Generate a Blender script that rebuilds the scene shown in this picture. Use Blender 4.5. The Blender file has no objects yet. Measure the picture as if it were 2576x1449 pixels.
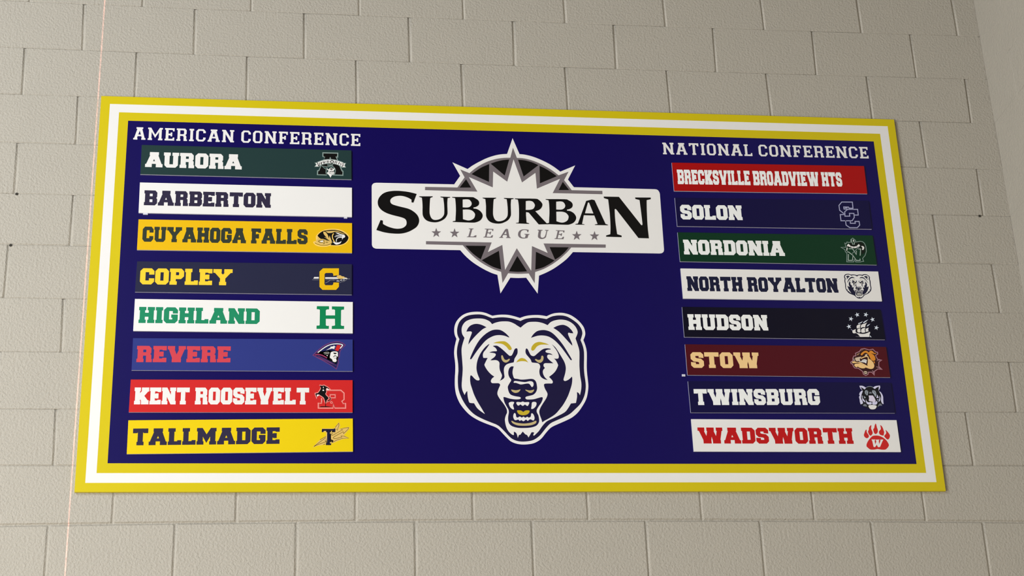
import bpy, bmesh, math, random
from mathutils import Vector, Matrix
from mathutils.geometry import tessellate_polygon

random.seed(7)
C = bpy.context.scene.collection
SC = bpy.context.scene
ROW0 = 5.2            # height above the floor of the bed joint that the wall measurements start from (m)

# ------------------------------------------------------------------ camera, world, lights, exposure
cam_d = bpy.data.cameras.new('camera'); cam = bpy.data.objects.new('camera', cam_d); C.objects.link(cam)
cr, cu, cb, cl = (0.991555, -0.124486, -0.036345), (-0.016458, -0.398785, 0.916897), (-0.128635, -0.908556, -0.397466), (0.78841, -5.6477, -3.62193)
cam.matrix_world = Matrix(((cr[0], cu[0], cb[0], cl[0]), (cr[1], cu[1], cb[1], cl[1]), (cr[2], cu[2], cb[2], cl[2] + ROW0), (0, 0, 0, 1)))
cam_d.sensor_width = 36; cam_d.sensor_fit = 'HORIZONTAL'; cam_d.lens = 59.693; cam_d.clip_start = 0.05
SC.camera = cam

SC.view_settings.view_transform = 'Standard'; SC.view_settings.look = 'None'
SC.view_settings.gamma = 1; SC.view_settings.use_curve_mapping = False
SC.view_settings.exposure = 0.05

world = bpy.data.worlds.new('world'); SC.world = world; world.use_nodes = True
wb = world.node_tree.nodes['Background']; wb.inputs[0].default_value = (1.0, 0.66, 0.34, 1); wb.inputs[1].default_value = 0.10

def area(name, loc, target, sx, sy, power, col):
    l = bpy.data.lights.new(name, 'AREA'); l.shape = 'RECTANGLE'; l.size = sx; l.size_y = sy; l.energy = power; l.color = col
    o = bpy.data.objects.new(name, l); C.objects.link(o); o.location = loc
    o.rotation_euler = (Vector(target) - Vector(loc)).to_track_quat('-Z', 'Y').to_euler()
    return o
area('window_light', (-3.4, -4.4, 5.7), (0.9, 0, 2.2), 2.2, 2.6, 255, (0.93, 0.99, 1.04))
area('added_low_fill', (-3.0, -5.6, 0.9), (1.6, 0, 3.0), 3.2, 1.6, 370, (1.0, 0.975, 0.92))  # added fill with no known source, brightens the lower wall from below left

# line laser set up in front of the wall: a real projected vertical fan of light
lz = bpy.data.lights.new('laser_level_beam', 'SPOT'); lz.energy = 1500; lz.shadow_soft_size = 0.0; lz.spot_size = math.radians(100); lz.spot_blend = 0.0
lz.color = (1.0, 0.42, 0.36); lz.use_nodes = True
nt = lz.node_tree; em_ = nt.nodes['Emission']
tc = nt.nodes.new('ShaderNodeTexCoord'); sx = nt.nodes.new('ShaderNodeSeparateXYZ'); ab = nt.nodes.new('ShaderNodeMath'); ab.operation = 'ABSOLUTE'
mr = nt.nodes.new('ShaderNodeMapRange'); mr.inputs[1].default_value = 0.00030; mr.inputs[2].default_value = 0.00062; mr.inputs[3].default_value = 1.0; mr.inputs[4].default_value = 0.0
ns = nt.nodes.new('ShaderNodeTexNoise'); ns.inputs['Scale'].default_value = 260; mp = nt.nodes.new('ShaderNodeMapRange'); mp.inputs[1].default_value = .3; mp.inputs[2].default_value = .7; mp.inputs[3].default_value = .35; mp.inputs[4].default_value = 1.2
mm = nt.nodes.new('ShaderNodeMath'); mm.operation = 'MULTIPLY'
nt.links.new(tc.outputs['Normal'], sx.inputs[0]); nt.links.new(sx.outputs[0], ab.inputs[0]); nt.links.new(ab.outputs[0], mr.inputs[0])
nt.links.new(tc.outputs['Normal'], ns.inputs['Vector']); nt.links.new(ns.outputs[0], mp.inputs[0])
nt.links.new(mr.outputs[0], mm.inputs[0]); nt.links.new(mp.outputs[0], mm.inputs[1]); nt.links.new(mm.outputs[0], em_.inputs['Strength'])
lzo = bpy.data.objects.new('laser_level_beam', lz); C.objects.link(lzo); lzo.location = (0.0625, -4.5, 2.4)
lzo.rotation_euler = (math.radians(108), 0, 0)

# ------------------------------------------------------------------ materials
def s2l(c):
    return tuple(((v / 255) / 12.92 if v / 255 <= .04045 else ((v / 255 + .055) / 1.055) ** 2.4) for v in c)
WHITE = {'l': (236, 232, 222), 'c': (226, 218, 202), 'r': (219, 208, 190)}
def refl(c, ref='c', top=.80):
    """reflectance of a printed colour, from how it looks next to white of the same board area"""
    a, b = s2l(c), s2l(WHITE[ref])
    return tuple(min(.9, top * x / y) for x, y in zip(a, b))
MATS = {}
def mat(name, rgb, rough=.42, spec=.5, mottle=0.0, bump=None):
    if name in MATS: return MATS[name]
    m = bpy.data.materials.new(name); m.use_nodes = True; MATS[name] = m
    nt = m.node_tree; b = nt.nodes['Principled BSDF']
    b.inputs['Roughness'].default_value = rough; b.inputs['Specular IOR Level'].default_value = spec
    co = nt.nodes.new('ShaderNodeTexCoord'); n = nt.nodes.new('ShaderNodeTexNoise'); n.inputs['Scale'].default_value = 9; n.inputs['Detail'].default_value = 6
    nt.links.new(co.outputs['Object'], n.inputs['Vector'])
    mx = nt.nodes.new('ShaderNodeMix'); mx.data_type = 'RGBA'
    k = mottle
    mx.inputs[6].default_value = tuple(v * (1 - k) for v in rgb) + (1,); mx.inputs[7].default_value = tuple(min(1, v * (1 + k)) for v in rgb) + (1,)
    nt.links.new(n.outputs[0], mx.inputs[0]); nt.links.new(mx.outputs[2], b.inputs['Base Color'])
    if bump:
        prev = None
        for sc, dist, detail in bump:
            n2 = nt.nodes.new('ShaderNodeTexNoise'); n2.inputs['Scale'].default_value = sc; n2.inputs['Detail'].default_value = detail
            nt.links.new(co.outputs['Object'], n2.inputs['Vector'])
            bp = nt.nodes.new('ShaderNodeBump'); bp.inputs['Strength'].default_value = 1.0; bp.inputs['Distance'].default_value = dist
            nt.links.new(n2.outputs[0], bp.inputs['Height'])
            if prev: nt.links.new(prev.outputs[0], bp.inputs['Normal'])
            prev = bp
        nt.links.new(prev.outputs[0], b.inputs['Normal'])
    return m
WALLC = (.425, .400, .350)
wall_m = mat('painted_block', WALLC, rough=.55, spec=.35, mottle=.03, bump=[(120, .0033, 2.5), (380, .0008, 2)])
mortar_m = mat('painted_mortar', tuple(v * .97 for v in WALLC), rough=.6, spec=.3, bump=[(90, .0015, 3)])
floor_m = mat('gym_floor', (.42, .33, .22), rough=.3, mottle=.08)
P = {  # colour name: (sRGB look, which board area it was judged in)
 'cream': ((226, 218, 202), 'c'), 'white': ((226, 218, 202), 'c'), 'ivory': ((226, 218, 202), 'c'), 'black': ((9, 9, 9), 'c'), 'grey': ((113, 102, 99), 'c'), 'ink': ((23, 18, 52), 'c'),
 'gold': ((188, 160, 40), 'c'), 'tan': ((188, 166, 110), 'c'), 'pale': ((190, 180, 150), 'r'), 'inkblue': ((20, 20, 42), 'r'), 'sage': ((128, 142, 128), 'c'), 'sagelight': ((158, 165, 145), 'r'),
 'forest': ((30, 52, 48), 'c'), 'palegold': ((250, 205, 100), 'l'), 'straw': ((222, 184, 100), 'l'), 'olive': ((112, 92, 20), 'l'), 'amber': ((232, 182, 12), 'l'), 'steel': ((120, 118, 122), 'l'), 'green': ((8, 128, 76), 'l'),
 'plum': ((112, 58, 108), 'l'), 'plumred': ((140, 50, 88), 'l'), 'navyblue': ((30, 34, 84), 'l'), 'red': ((205, 38, 36), 'l'), 'pink': ((240, 150, 138), 'l'), 'dustred': ((190, 80, 70), 'l'), 'silver': ((158, 152, 168), 'r'),
 'silverl': ((205, 205, 212), 'r'), 'night': ((4, 16, 8), 'r'), 'brownblack': ((48, 12, 14), 'r'), 'pinkgrey': ((160, 110, 112), 'r'), 'orange': ((204, 124, 36), 'r'), 'dogtan': ((228, 180, 112), 'r'), 'doglight': ((200, 172, 138), 'r'),
 'dogbrown': ((146, 104, 74), 'r'), 'coal': ((14, 14, 18), 'r'), 'fur': ((200, 190, 198), 'r'), 'furgrey': ((150, 152, 150), 'r'), 'furmid': ((112, 112, 112), 'r'), 'furpink': ((208, 192, 194), 'r'),
 'slate': ((36, 38, 62), 'l'), 'royal': ((44, 54, 122), 'l'), 'yellow': ((232, 200, 10), 'l'), 'crimson': ((156, 2, 4), 'r'), 'deepnavy': ((6, 2, 48), 'r'), 'green2': ((0, 44, 22), 'r'), 'blacknavy': ((0, 0, 20), 'r'), 'maroon': ((72, 4, 16), 'r'),
 'field_blue': ((9, 0, 70), 'c'), 'border_yellow': ((200, 176, 14), 'c'), 'bright_white': ((224, 216, 200), 'c'), 'red_r': ((176, 14, 16), 'r'), 'letter_green': ((30, 135, 92), 'l'), 'letter_red': ((205, 66, 76), 'l'), 'letter_dark': ((46, 40, 62), 'l'),
 'letter_charcoal': ((50, 56, 44), 'l'), 'letter_gold': ((248, 204, 50), 'l'), 'letter_tan': ((226, 182, 118), 'r'), 'letter_navy': ((18, 20, 44), 'r'), 'letter_ivory': ((226, 218, 204), 'r'), 'foam': ((205, 200, 200), 'c')}
def pm(n):
    c, r = P[n]
    return mat('print_' + n, refl(c, r), rough=.36, spec=.32, mottle=.04 if n in ('field_blue', 'slate', 'royal') else .015)

# ------------------------------------------------------------------ mesh helpers (wall plane: X right, Z up from row 0, d = mm in front of the wall)
def link(name, me, parent=None):
    o = bpy.data.objects.new(name, me); C.objects.link(o)
    if parent: o.parent = parent
    return o
def tagged(o, label, cat, group=None):
    o['label'] = label; o['category'] = cat
    if group: o['group'] = group
    return o
def empty(name, loc):
    e = bpy.data.objects.new(name, None); C.objects.link(e); e.location = loc; e.empty_display_size = .05
    return e
def V(x, z, d, org):          # tenths of mm -> metres, relative to org
    return Vector((x / 1e4, -d / 1e3, z / 1e4 + ROW0)) - org
def fill(verts, faces, mi, loops, d, org, m):
    vl = [[V(x, z, d, org) for x, z in l] for l in loops]
    flat = [v for l in vl for v in l]
    base = len(verts)
    tris = tessellate_polygon([[Vector((v.x, v.z, 0)) for v in l] for l in vl])
    verts += flat
    for t in tris:
        a, b, c = (flat[i] for i in t)
        n = (b - a).cross(c - a)
        if n.length < 1e-12: continue
        faces.append(tuple(base + i for i in (t if n.y < 0 else (t[0], t[2], t[1])))); mi.append(m)
def mesh_obj(name, verts, faces, mats, mi, parent=None):
    me = bpy.data.meshes.new(name); me.from_pydata([tuple(v) for v in verts], [], faces)
    for m in mats: me.materials.append(m)
    if mi: me.polygons.foreach_set('material_index', mi)
    me.update()
    return link(name, me, parent)
def dec(s):
    v = [int(t) for t in s.split()]; out = []; x = z = 0
    for i in range(0, len(v), 2):
        x += v[i]; z += v[i + 1]; out.append((x, z))
    return out
def artwork(name, key, d, org, parent, label=None):
    verts, faces, mi, mats, idx = [], [], [], [], {}
    for col, polys in ARTWORK[key]:
        if col not in idx: idx[col] = len(mats); mats.append(pm(col))
        for p in polys: fill(verts, faces, mi, [dec(l) for l in p.split('|')], d, org, idx[col])
        d += .05
    o = mesh_obj(name, verts, faces, mats, mi, parent)
    if label: o['label'] = label
    return o
def slab(name, q, d0, d1, org, m, parent, skip_back=False):
    """quad TL TR BR BL (tenths of mm) extruded from d0 to d1"""
    vs = [V(x, z, d1, org) for x, z in q] + [V(x, z, d0, org) for x, z in q]
    fs = [(0, 3, 2, 1), (4, 5, 6, 7)] + [(i, (i + 1) % 4, (i + 1) % 4 + 4, i + 4) for i in range(4)]
    return mesh_obj(name, vs, fs, [m], None, parent)
def ring(name, qo, qi, d, org, m, parent):
    vs = [V(x, z, d, org) for x, z in qo] + [V(x, z, d, org) for x, z in qi]
    return mesh_obj(name, vs, [(i, i + 4, (i + 1) % 4 + 4, (i + 1) % 4) for i in range(4)], [m], None, parent)

# ------------------------------------------------------------------ block lettering (cap height 100)
def oct_(w, c): return [(c, 0), (w - c, 0), (w, c), (w, 100 - c), (w - c, 100), (c, 100), (0, 100 - c), (0, c)]
HEAVY = {
 'A': (111, [(0,0),(42.5,0),(42.5,22),(68.5,22),(68.5,0),(111,0),(111,21),(104.5,21),(81.5,79),(84.5,79),(84.5,100),(26.5,100),(26.5,79),(29.5,79),(6.5,21),(0,21)], [[(55.5,54),(62,40),(49,40)]]),
 'B': (91, [(0,0),(76,0),(91,14),(91,42),(84,50),(90,58),(90,86),(76,100),(0,100),(0,79),(5.5,79),(5.5,21),(0,21)], [[(38,22),(58,22),(58,40),(38,40)], [(38,61),(58,61),(58,78),(38,78)]]),
 'C': (87, [(17,0),(70,0),(87,17),(87,38),(55,38),(55,24),(33,24),(33,76),(55,76),(55,61),(87,61),(87,83),(70,100),(17,100),(0,83),(0,17)], []),
 'D': (89, [(0,0),(71,0),(89,17),(89,83),(71,100),(0,100),(0,79),(5.5,79),(5.5,21),(0,21)], [[(37,24),(57,24),(57,76),(37,76)]]),
 'E': (82, [(0,0),(82,0),(82,27),(58,27),(55,23),(38,23),(38,38),(45,35),(64,35),(64,65),(45,65),(38,62),(38,77),(55,77),(58,73),(82,73),(82,100),(0,100),(0,79),(5.5,79),(5.5,21),(0,21)], []),
 'F': (80, [(0,0),(45,0),(45,21),(38,21),(38,36),(45,33),(64,33),(64,63),(45,63),(38,60),(38,77),(55,77),(58,71),(80,71),(80,100),(0,100),(0,79),(5.5,79),(5.5,21),(0,21)], []),
 'G': (87, [(17,0),(70,0),(87,17),(87,55),(46,55),(46,34),(53,34),(53,24),(33,24),(33,76),(55,76),(55,61),(87,61),(87,83),(70,100),(17,100),(0,83),(0,17)], []),
 'H': (98, [(0,0),(44.6,0),(44.6,21),(38,21),(38,39),(60,39),(60,21),(53.4,21),(53.4,0),(98,0),(98,21),(92.5,21),(92.5,79),(98,79),(98,100),(53.4,100),(53.4,79),(60,79),(60,64),(38,64),(38,79),(44.6,79),(44.6,100),(0,100),(0,79),(5.5,79),(5.5,21),(0,21)], []),
 'I': (45, [(0,0),(45,0),(45,21),(38.5,21),(38.5,79),(45,79),(45,100),(0,100),(0,79),(6.5,79),(6.5,21),(0,21)], []),
 'K': (105, [(0,0),(45,0),(45,21),(40,21),(44,30),(50,21),(50,0),(105,0),(105,24),(98,24),(72,50),(98,76),(105,76),(105,100),(52,100),(52,78),(40,66),(40,79),(45,79),(45,100),(0,100),(0,79),(5.5,79),(5.5,21),(0,21)], []),
 'L': (82, [(0,0),(82,0),(82,28),(57,28),(57,22),(38,22),(38,79),(45,79),(45,100),(0,100),(0,79),(5.5,79),(5.5,21),(0,21)], []),
 'M': (121, [(0,0),(43,0),(43,20),(38,20),(38,48),(60.5,10),(83,48),(83,20),(78,20),(78,0),(121,0),(121,21),(115.5,21),(115.5,79),(121,79),(121,100),(86,100),(60.5,62),(35,100),(0,100),(0,79),(5.5,79),(5.5,21),(0,21)], []),
 'N': (103, [(0,0),(43,0),(43,20),(37.5,20),(37.5,45),(66,0),(103,0),(103,21),(97.5,21),(97.5,79),(103,79),(103,100),(59,100),(59,79),(65.5,79),(65.5,57),(38,100),(0,100),(0,79),(5.5,79),(5.5,21),(0,21)], []),
 'O': (84, oct_(84, 17), [[(32,24),(52,24),(52,76),(32,76)]]),
 'P': (88, [(0,0),(45,0),(45,21),(38,21),(38,35),(70,35),(88,52),(88,83),(72,100),(0,100),(0,79),(5.5,79),(5.5,21),(0,21)], [[(38,59),(56,59),(58,68),(56,78),(38,78)]]),
 'R': (93, [(0,0),(43,0),(43,21),(38.5,21),(38.5,40),(57,40),(57,0),(93,0),(93,19),(89,19),(89,43),(82,50),(88,58),(88,85),(74,100),(0,100),(0,79),(5.5,79),(5.5,21),(0,21)], [[(38.5,61),(57,61),(57,77),(38.5,77)]]),
 'S': (83, [(16,0),(67,0),(83,15),(83,43),(66,59),(40,62),(31,66),(31,76),(52,76),(52,66),(83,63),(83,85),(67,100),(16,100),(0,85),(0,57),(17,41),(45,38),(52,34),(52,24),(31,24),(31,35),(0,37),(0,15)], []),
 'T': (93, [(24.5,0),(68,0),(68,21),(62,21),(62,78),(66,72),(93,72),(93,100),(0,100),(0,72),(27,72),(30,78),(30,21),(24.5,21)], []),
 'U': (97, [(21,0),(76,0),(91.5,15),(91.5,79),(97,79),(97,100),(54,100),(54,79),(60,79),(60,22),(37,22),(37,79),(43,79),(43,100),(0,100),(0,79),(5.5,79),(5.5,15)], []),
 'V': (110, [(27,0),(83,0),(83,21),(81,24),(103,79),(110,79),(110,100),(66,100),(66,79),(69,79),(55,48),(42,79),(44,79),(44,100),(0,100),(0,79),(7,79),(29,24),(27,21)], []),
 'W': (163, [(33,0),(86,0),(85,22),(89,42),(94,22),(95,0),(147,0),(147,21),(145,24),(157,79),(163,79),(163,100),(120,100),(120,79),(125,79),(118,47),(105,77),(107,79),(107,100),(58,100),(58,79),(62,77),(55,47),(42,77),(45,79),(45,100),(0,100),(0,79),(8,79),(32,24),(33,21)], []),
 'Y': (120, [(38,0),(82,0),(82,21),(76,21),(76,42),(109,77),(120,77),(120,100),(68,100),(68,79),(71,77),(60,66),(49,77),(52,79),(52,100),(0,100),(0,77),(10,77),(43,42),(43,21),(38,21)], []),
}
LIGHT = {
 'A': (100, [(0,0),(34,0),(34,13),(30,13),(34.5,28),(65.5,28),(70,13),(66,13),(66,0),(100,0),(100,13),(93,13),(70,87),(77.5,87),(77.5,100),(22.5,100),(22.5,87),(30,87),(7,13),(0,13)], [[(50,73),(61,41),(39,41)]]),
 'C': (79, [(18,0),(61,0),(79,18),(79,32),(59,32),(59,20),(52,14),(28,14),(21,21),(21,79),(28,86),(52,86),(59,80),(59,68),(79,68),(79,82),(61,100),(18,100),(0,82),(0,18)], []),
 'E': (79, [(0,0),(79,0),(79,25),(68,25),(63,14),(30,14),(30,42),(48,42),(48,34),(61,34),(61,66),(48,66),(48,56),(30,56),(30,86),(63,86),(68,75),(79,75),(79,100),(0,100),(0,87),(8,87),(8,13),(0,13)], []),
 'F': (76, [(0,0),(42,0),(42,13),(30,13),(30,42),(46,42),(46,34),(60,34),(60,66),(46,66),(46,56),(30,56),(30,86),(60,86),(65,75),(76,75),(76,100),(0,100),(0,87),(8,87),(8,13),(0,13)], []),
 'I': (38, [(0,0),(38,0),(38,13),(30,13),(30,87),(38,87),(38,100),(0,100),(0,87),(8,87),(8,13),(0,13)], []),
 'L': (72, [(0,0),(72,0),(72,26),(61,26),(57,14),(29,14),(29,87),(38,87),(38,100),(0,100),(0,87),(8,87),(8,13),(0,13)], []),
 'M': (121, [(0,0),(36,0),(36,13),(30,13),(30,66),(60.5,18),(91,66),(91,13),(85,13),(85,0),(121,0),(121,13),(113,13),(113,87),(121,87),(121,100),(96,100),(60.5,43),(25,100),(0,100),(0,87),(8,87),(8,13),(0,13)], []),
 'N': (100, [(0,0),(34,0),(34,13),(29,13),(29,66),(71,0),(100,0),(100,12),(92,12),(92,87),(100,87),(100,100),(64,100),(64,87),(71,87),(71,38),(29,100),(0,100),(0,87),(8,87),(8,13),(0,13)], []),
 'O': (79, oct_(79, 18), [[(28,14),(51,14),(58,22),(58,78),(51,86),(28,86),(21,78),(21,22)]]),
 'R': (87, [(0,0),(33,0),(33,13),(29,13),(29,40),(52,40),(59,33),(59,0),(87,0),(87,12),(81,12),(81,37),(72,47),(82,58),(82,86),(69,100),(0,100),(0,87),(8,87),(8,13),(0,13)], [[(29,54),(56,54),(61,59),(61,81),(55,86),(29,86)]]),
 'T': (86, [(26,0),(60,0),(60,13),(54,13),(54,86),(68,86),(73,74),(86,74),(86,100),(0,100),(0,74),(13,74),(18,86),(32,86),(32,13),(26,13)], []),
}
def lettering(key, d, org, parent, m, name='lettering'):
    s, bold, x0, z0, x1, z1, h0, h1 = TEXTS[key]
    font, gap, space = (HEAVY, 6, 35) if bold else (LIGHT, 18, 42)
    tot = 0; pos = []
    for ch in s:
        if ch == ' ': tot += space; continue
        pos.append((ch, tot)); tot += font[ch][0] + gap
    tot -= gap
    verts, faces, mi = [], [], []
    def T(gx, gy):
        u = gx / tot
        return (x0 + (x1 - x0) * u, z0 + (z1 - z0) * u + (h0 + (h1 - h0) * u) * gy / 100)
    for ch, px in pos:
        w, outer, holes = font[ch]
        fill(verts, faces, mi, [[T(px + a, b) for a, b in l] for l in [outer] + holes], d, org, 0)
    return mesh_obj(name, verts, faces, [m], None, parent)

BOARD = {"outer":[[753,-4056],[31345,-4035],[31291,-19233],[761,-19305]],"white":[[1086,-4382],[31041,-4347],[30988,-18907],[1097,-18988]],"yellow":[[1434,-4724],[30688,-4696],[30651,-18563],[1449,-18643]],"blue":[[1782,-5070],[30386,-5046],[30335,-18229],[1793,-18296]]}
PANELS = [["forest",[[2332,-6099],[10007,-6094],[10015,-7307],[2339,-7308]]],["white",[[2344,-7644],[10030,-7651],[10031,-8853],[2356,-8872]]],["amber",[[2369,-9134],[10036,-9103],[10037,-10305],[2373,-10341]]],["slate",[[2403,-10797],[10029,-10756],[10030,-11958],[2385,-11983]]],["white",[[2399,-12252],[10066,-12243],[10065,-13452],[2401,-13470]]],["royal",[[2412,-13744],[10063,-13692],[10065,-14896],[2422,-14942]]],["red",[[2413,-15288],[10061,-15233],[10062,-16431],[2408,-16481]]],["yellow",[[2409,-16776],[10070,-16658],[10077,-17862],[2418,-17984]]],["crimson",[[22211,-6250],[29834,-6178],[29820,-7377],[22212,-7457]]],["deepnavy",[[22214,-7746],[29828,-7680],[29814,-8887],[22219,-8939]]],["green2",[[22210,-9197],[29805,-9159],[29821,-10386],[22216,-10396]]],["white",[[22209,-10684],[29835,-10662],[29832,-11878],[22213,-11898]]],["blacknavy",[[22146,-12235],[29722,-12218],[29749,-13430],[22139,-13428]]],["maroon",[[22142,-13716],[29749,-13724],[29760,-14925],[22139,-14911]]],["deepnavy",[[22136,-15152],[29752,-15138],[29759,-16312],[22148,-16348]]],["white",[[22138,-16598],[29779,-16584],[29784,-17795],[22140,-17809]]]]
TEXTS = {"am":["AMERICAN CONFERENCE",0,2005,-5850,10343,-5868,518,511],"na":["NATIONAL CONFERENCE",0,21912,-5867,30093,-5808,506,505],"0":["AURORA",1,2492,-7004,5984,-7010,619,622],"1":["BARBERTON",1,2525,-8562,7076,-8555,605,596],"2":["CUYAHOGA FALLS",1,2539,-10019,8426,-9995,601,603],"3":["COPLEY",1,2537,-11687,5773,-11668,625,627],"4":["HIGHLAND",1,2565,-13169,6775,-13148,615,596],"5":["REVERE",1,2568,-14641,5794,-14611,609,598],"6":["KENT ROOSEVELT",1,2566,-16197,8548,-16152,618,618],"7":["TALLMADGE",1,2587,-17676,7554,-17596,603,599],"8":["BRECKSVILLE BROADVIEW HTS",1,22378,-7165,28872,-7096,622,613],"9":["SOLON",1,22383,-8655,24775,-8629,616,619],"10":["NORDONIA",1,22390,-10106,26275,-10092,610,619],"11":["NORTH ROYALTON",1,22400,-11592,28189,-11564,594,589],"12":["HUDSON",1,22320,-13147,25329,-13130,623,619],"13":["STOW",1,22307,-14634,24856,-14620,610,613],"14":["TWINSBURG",1,22315,-16063,26985,-16023,611,618],"15":["WADSWORTH",1,22338,-17511,28061,-17498,601,596]}
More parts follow.
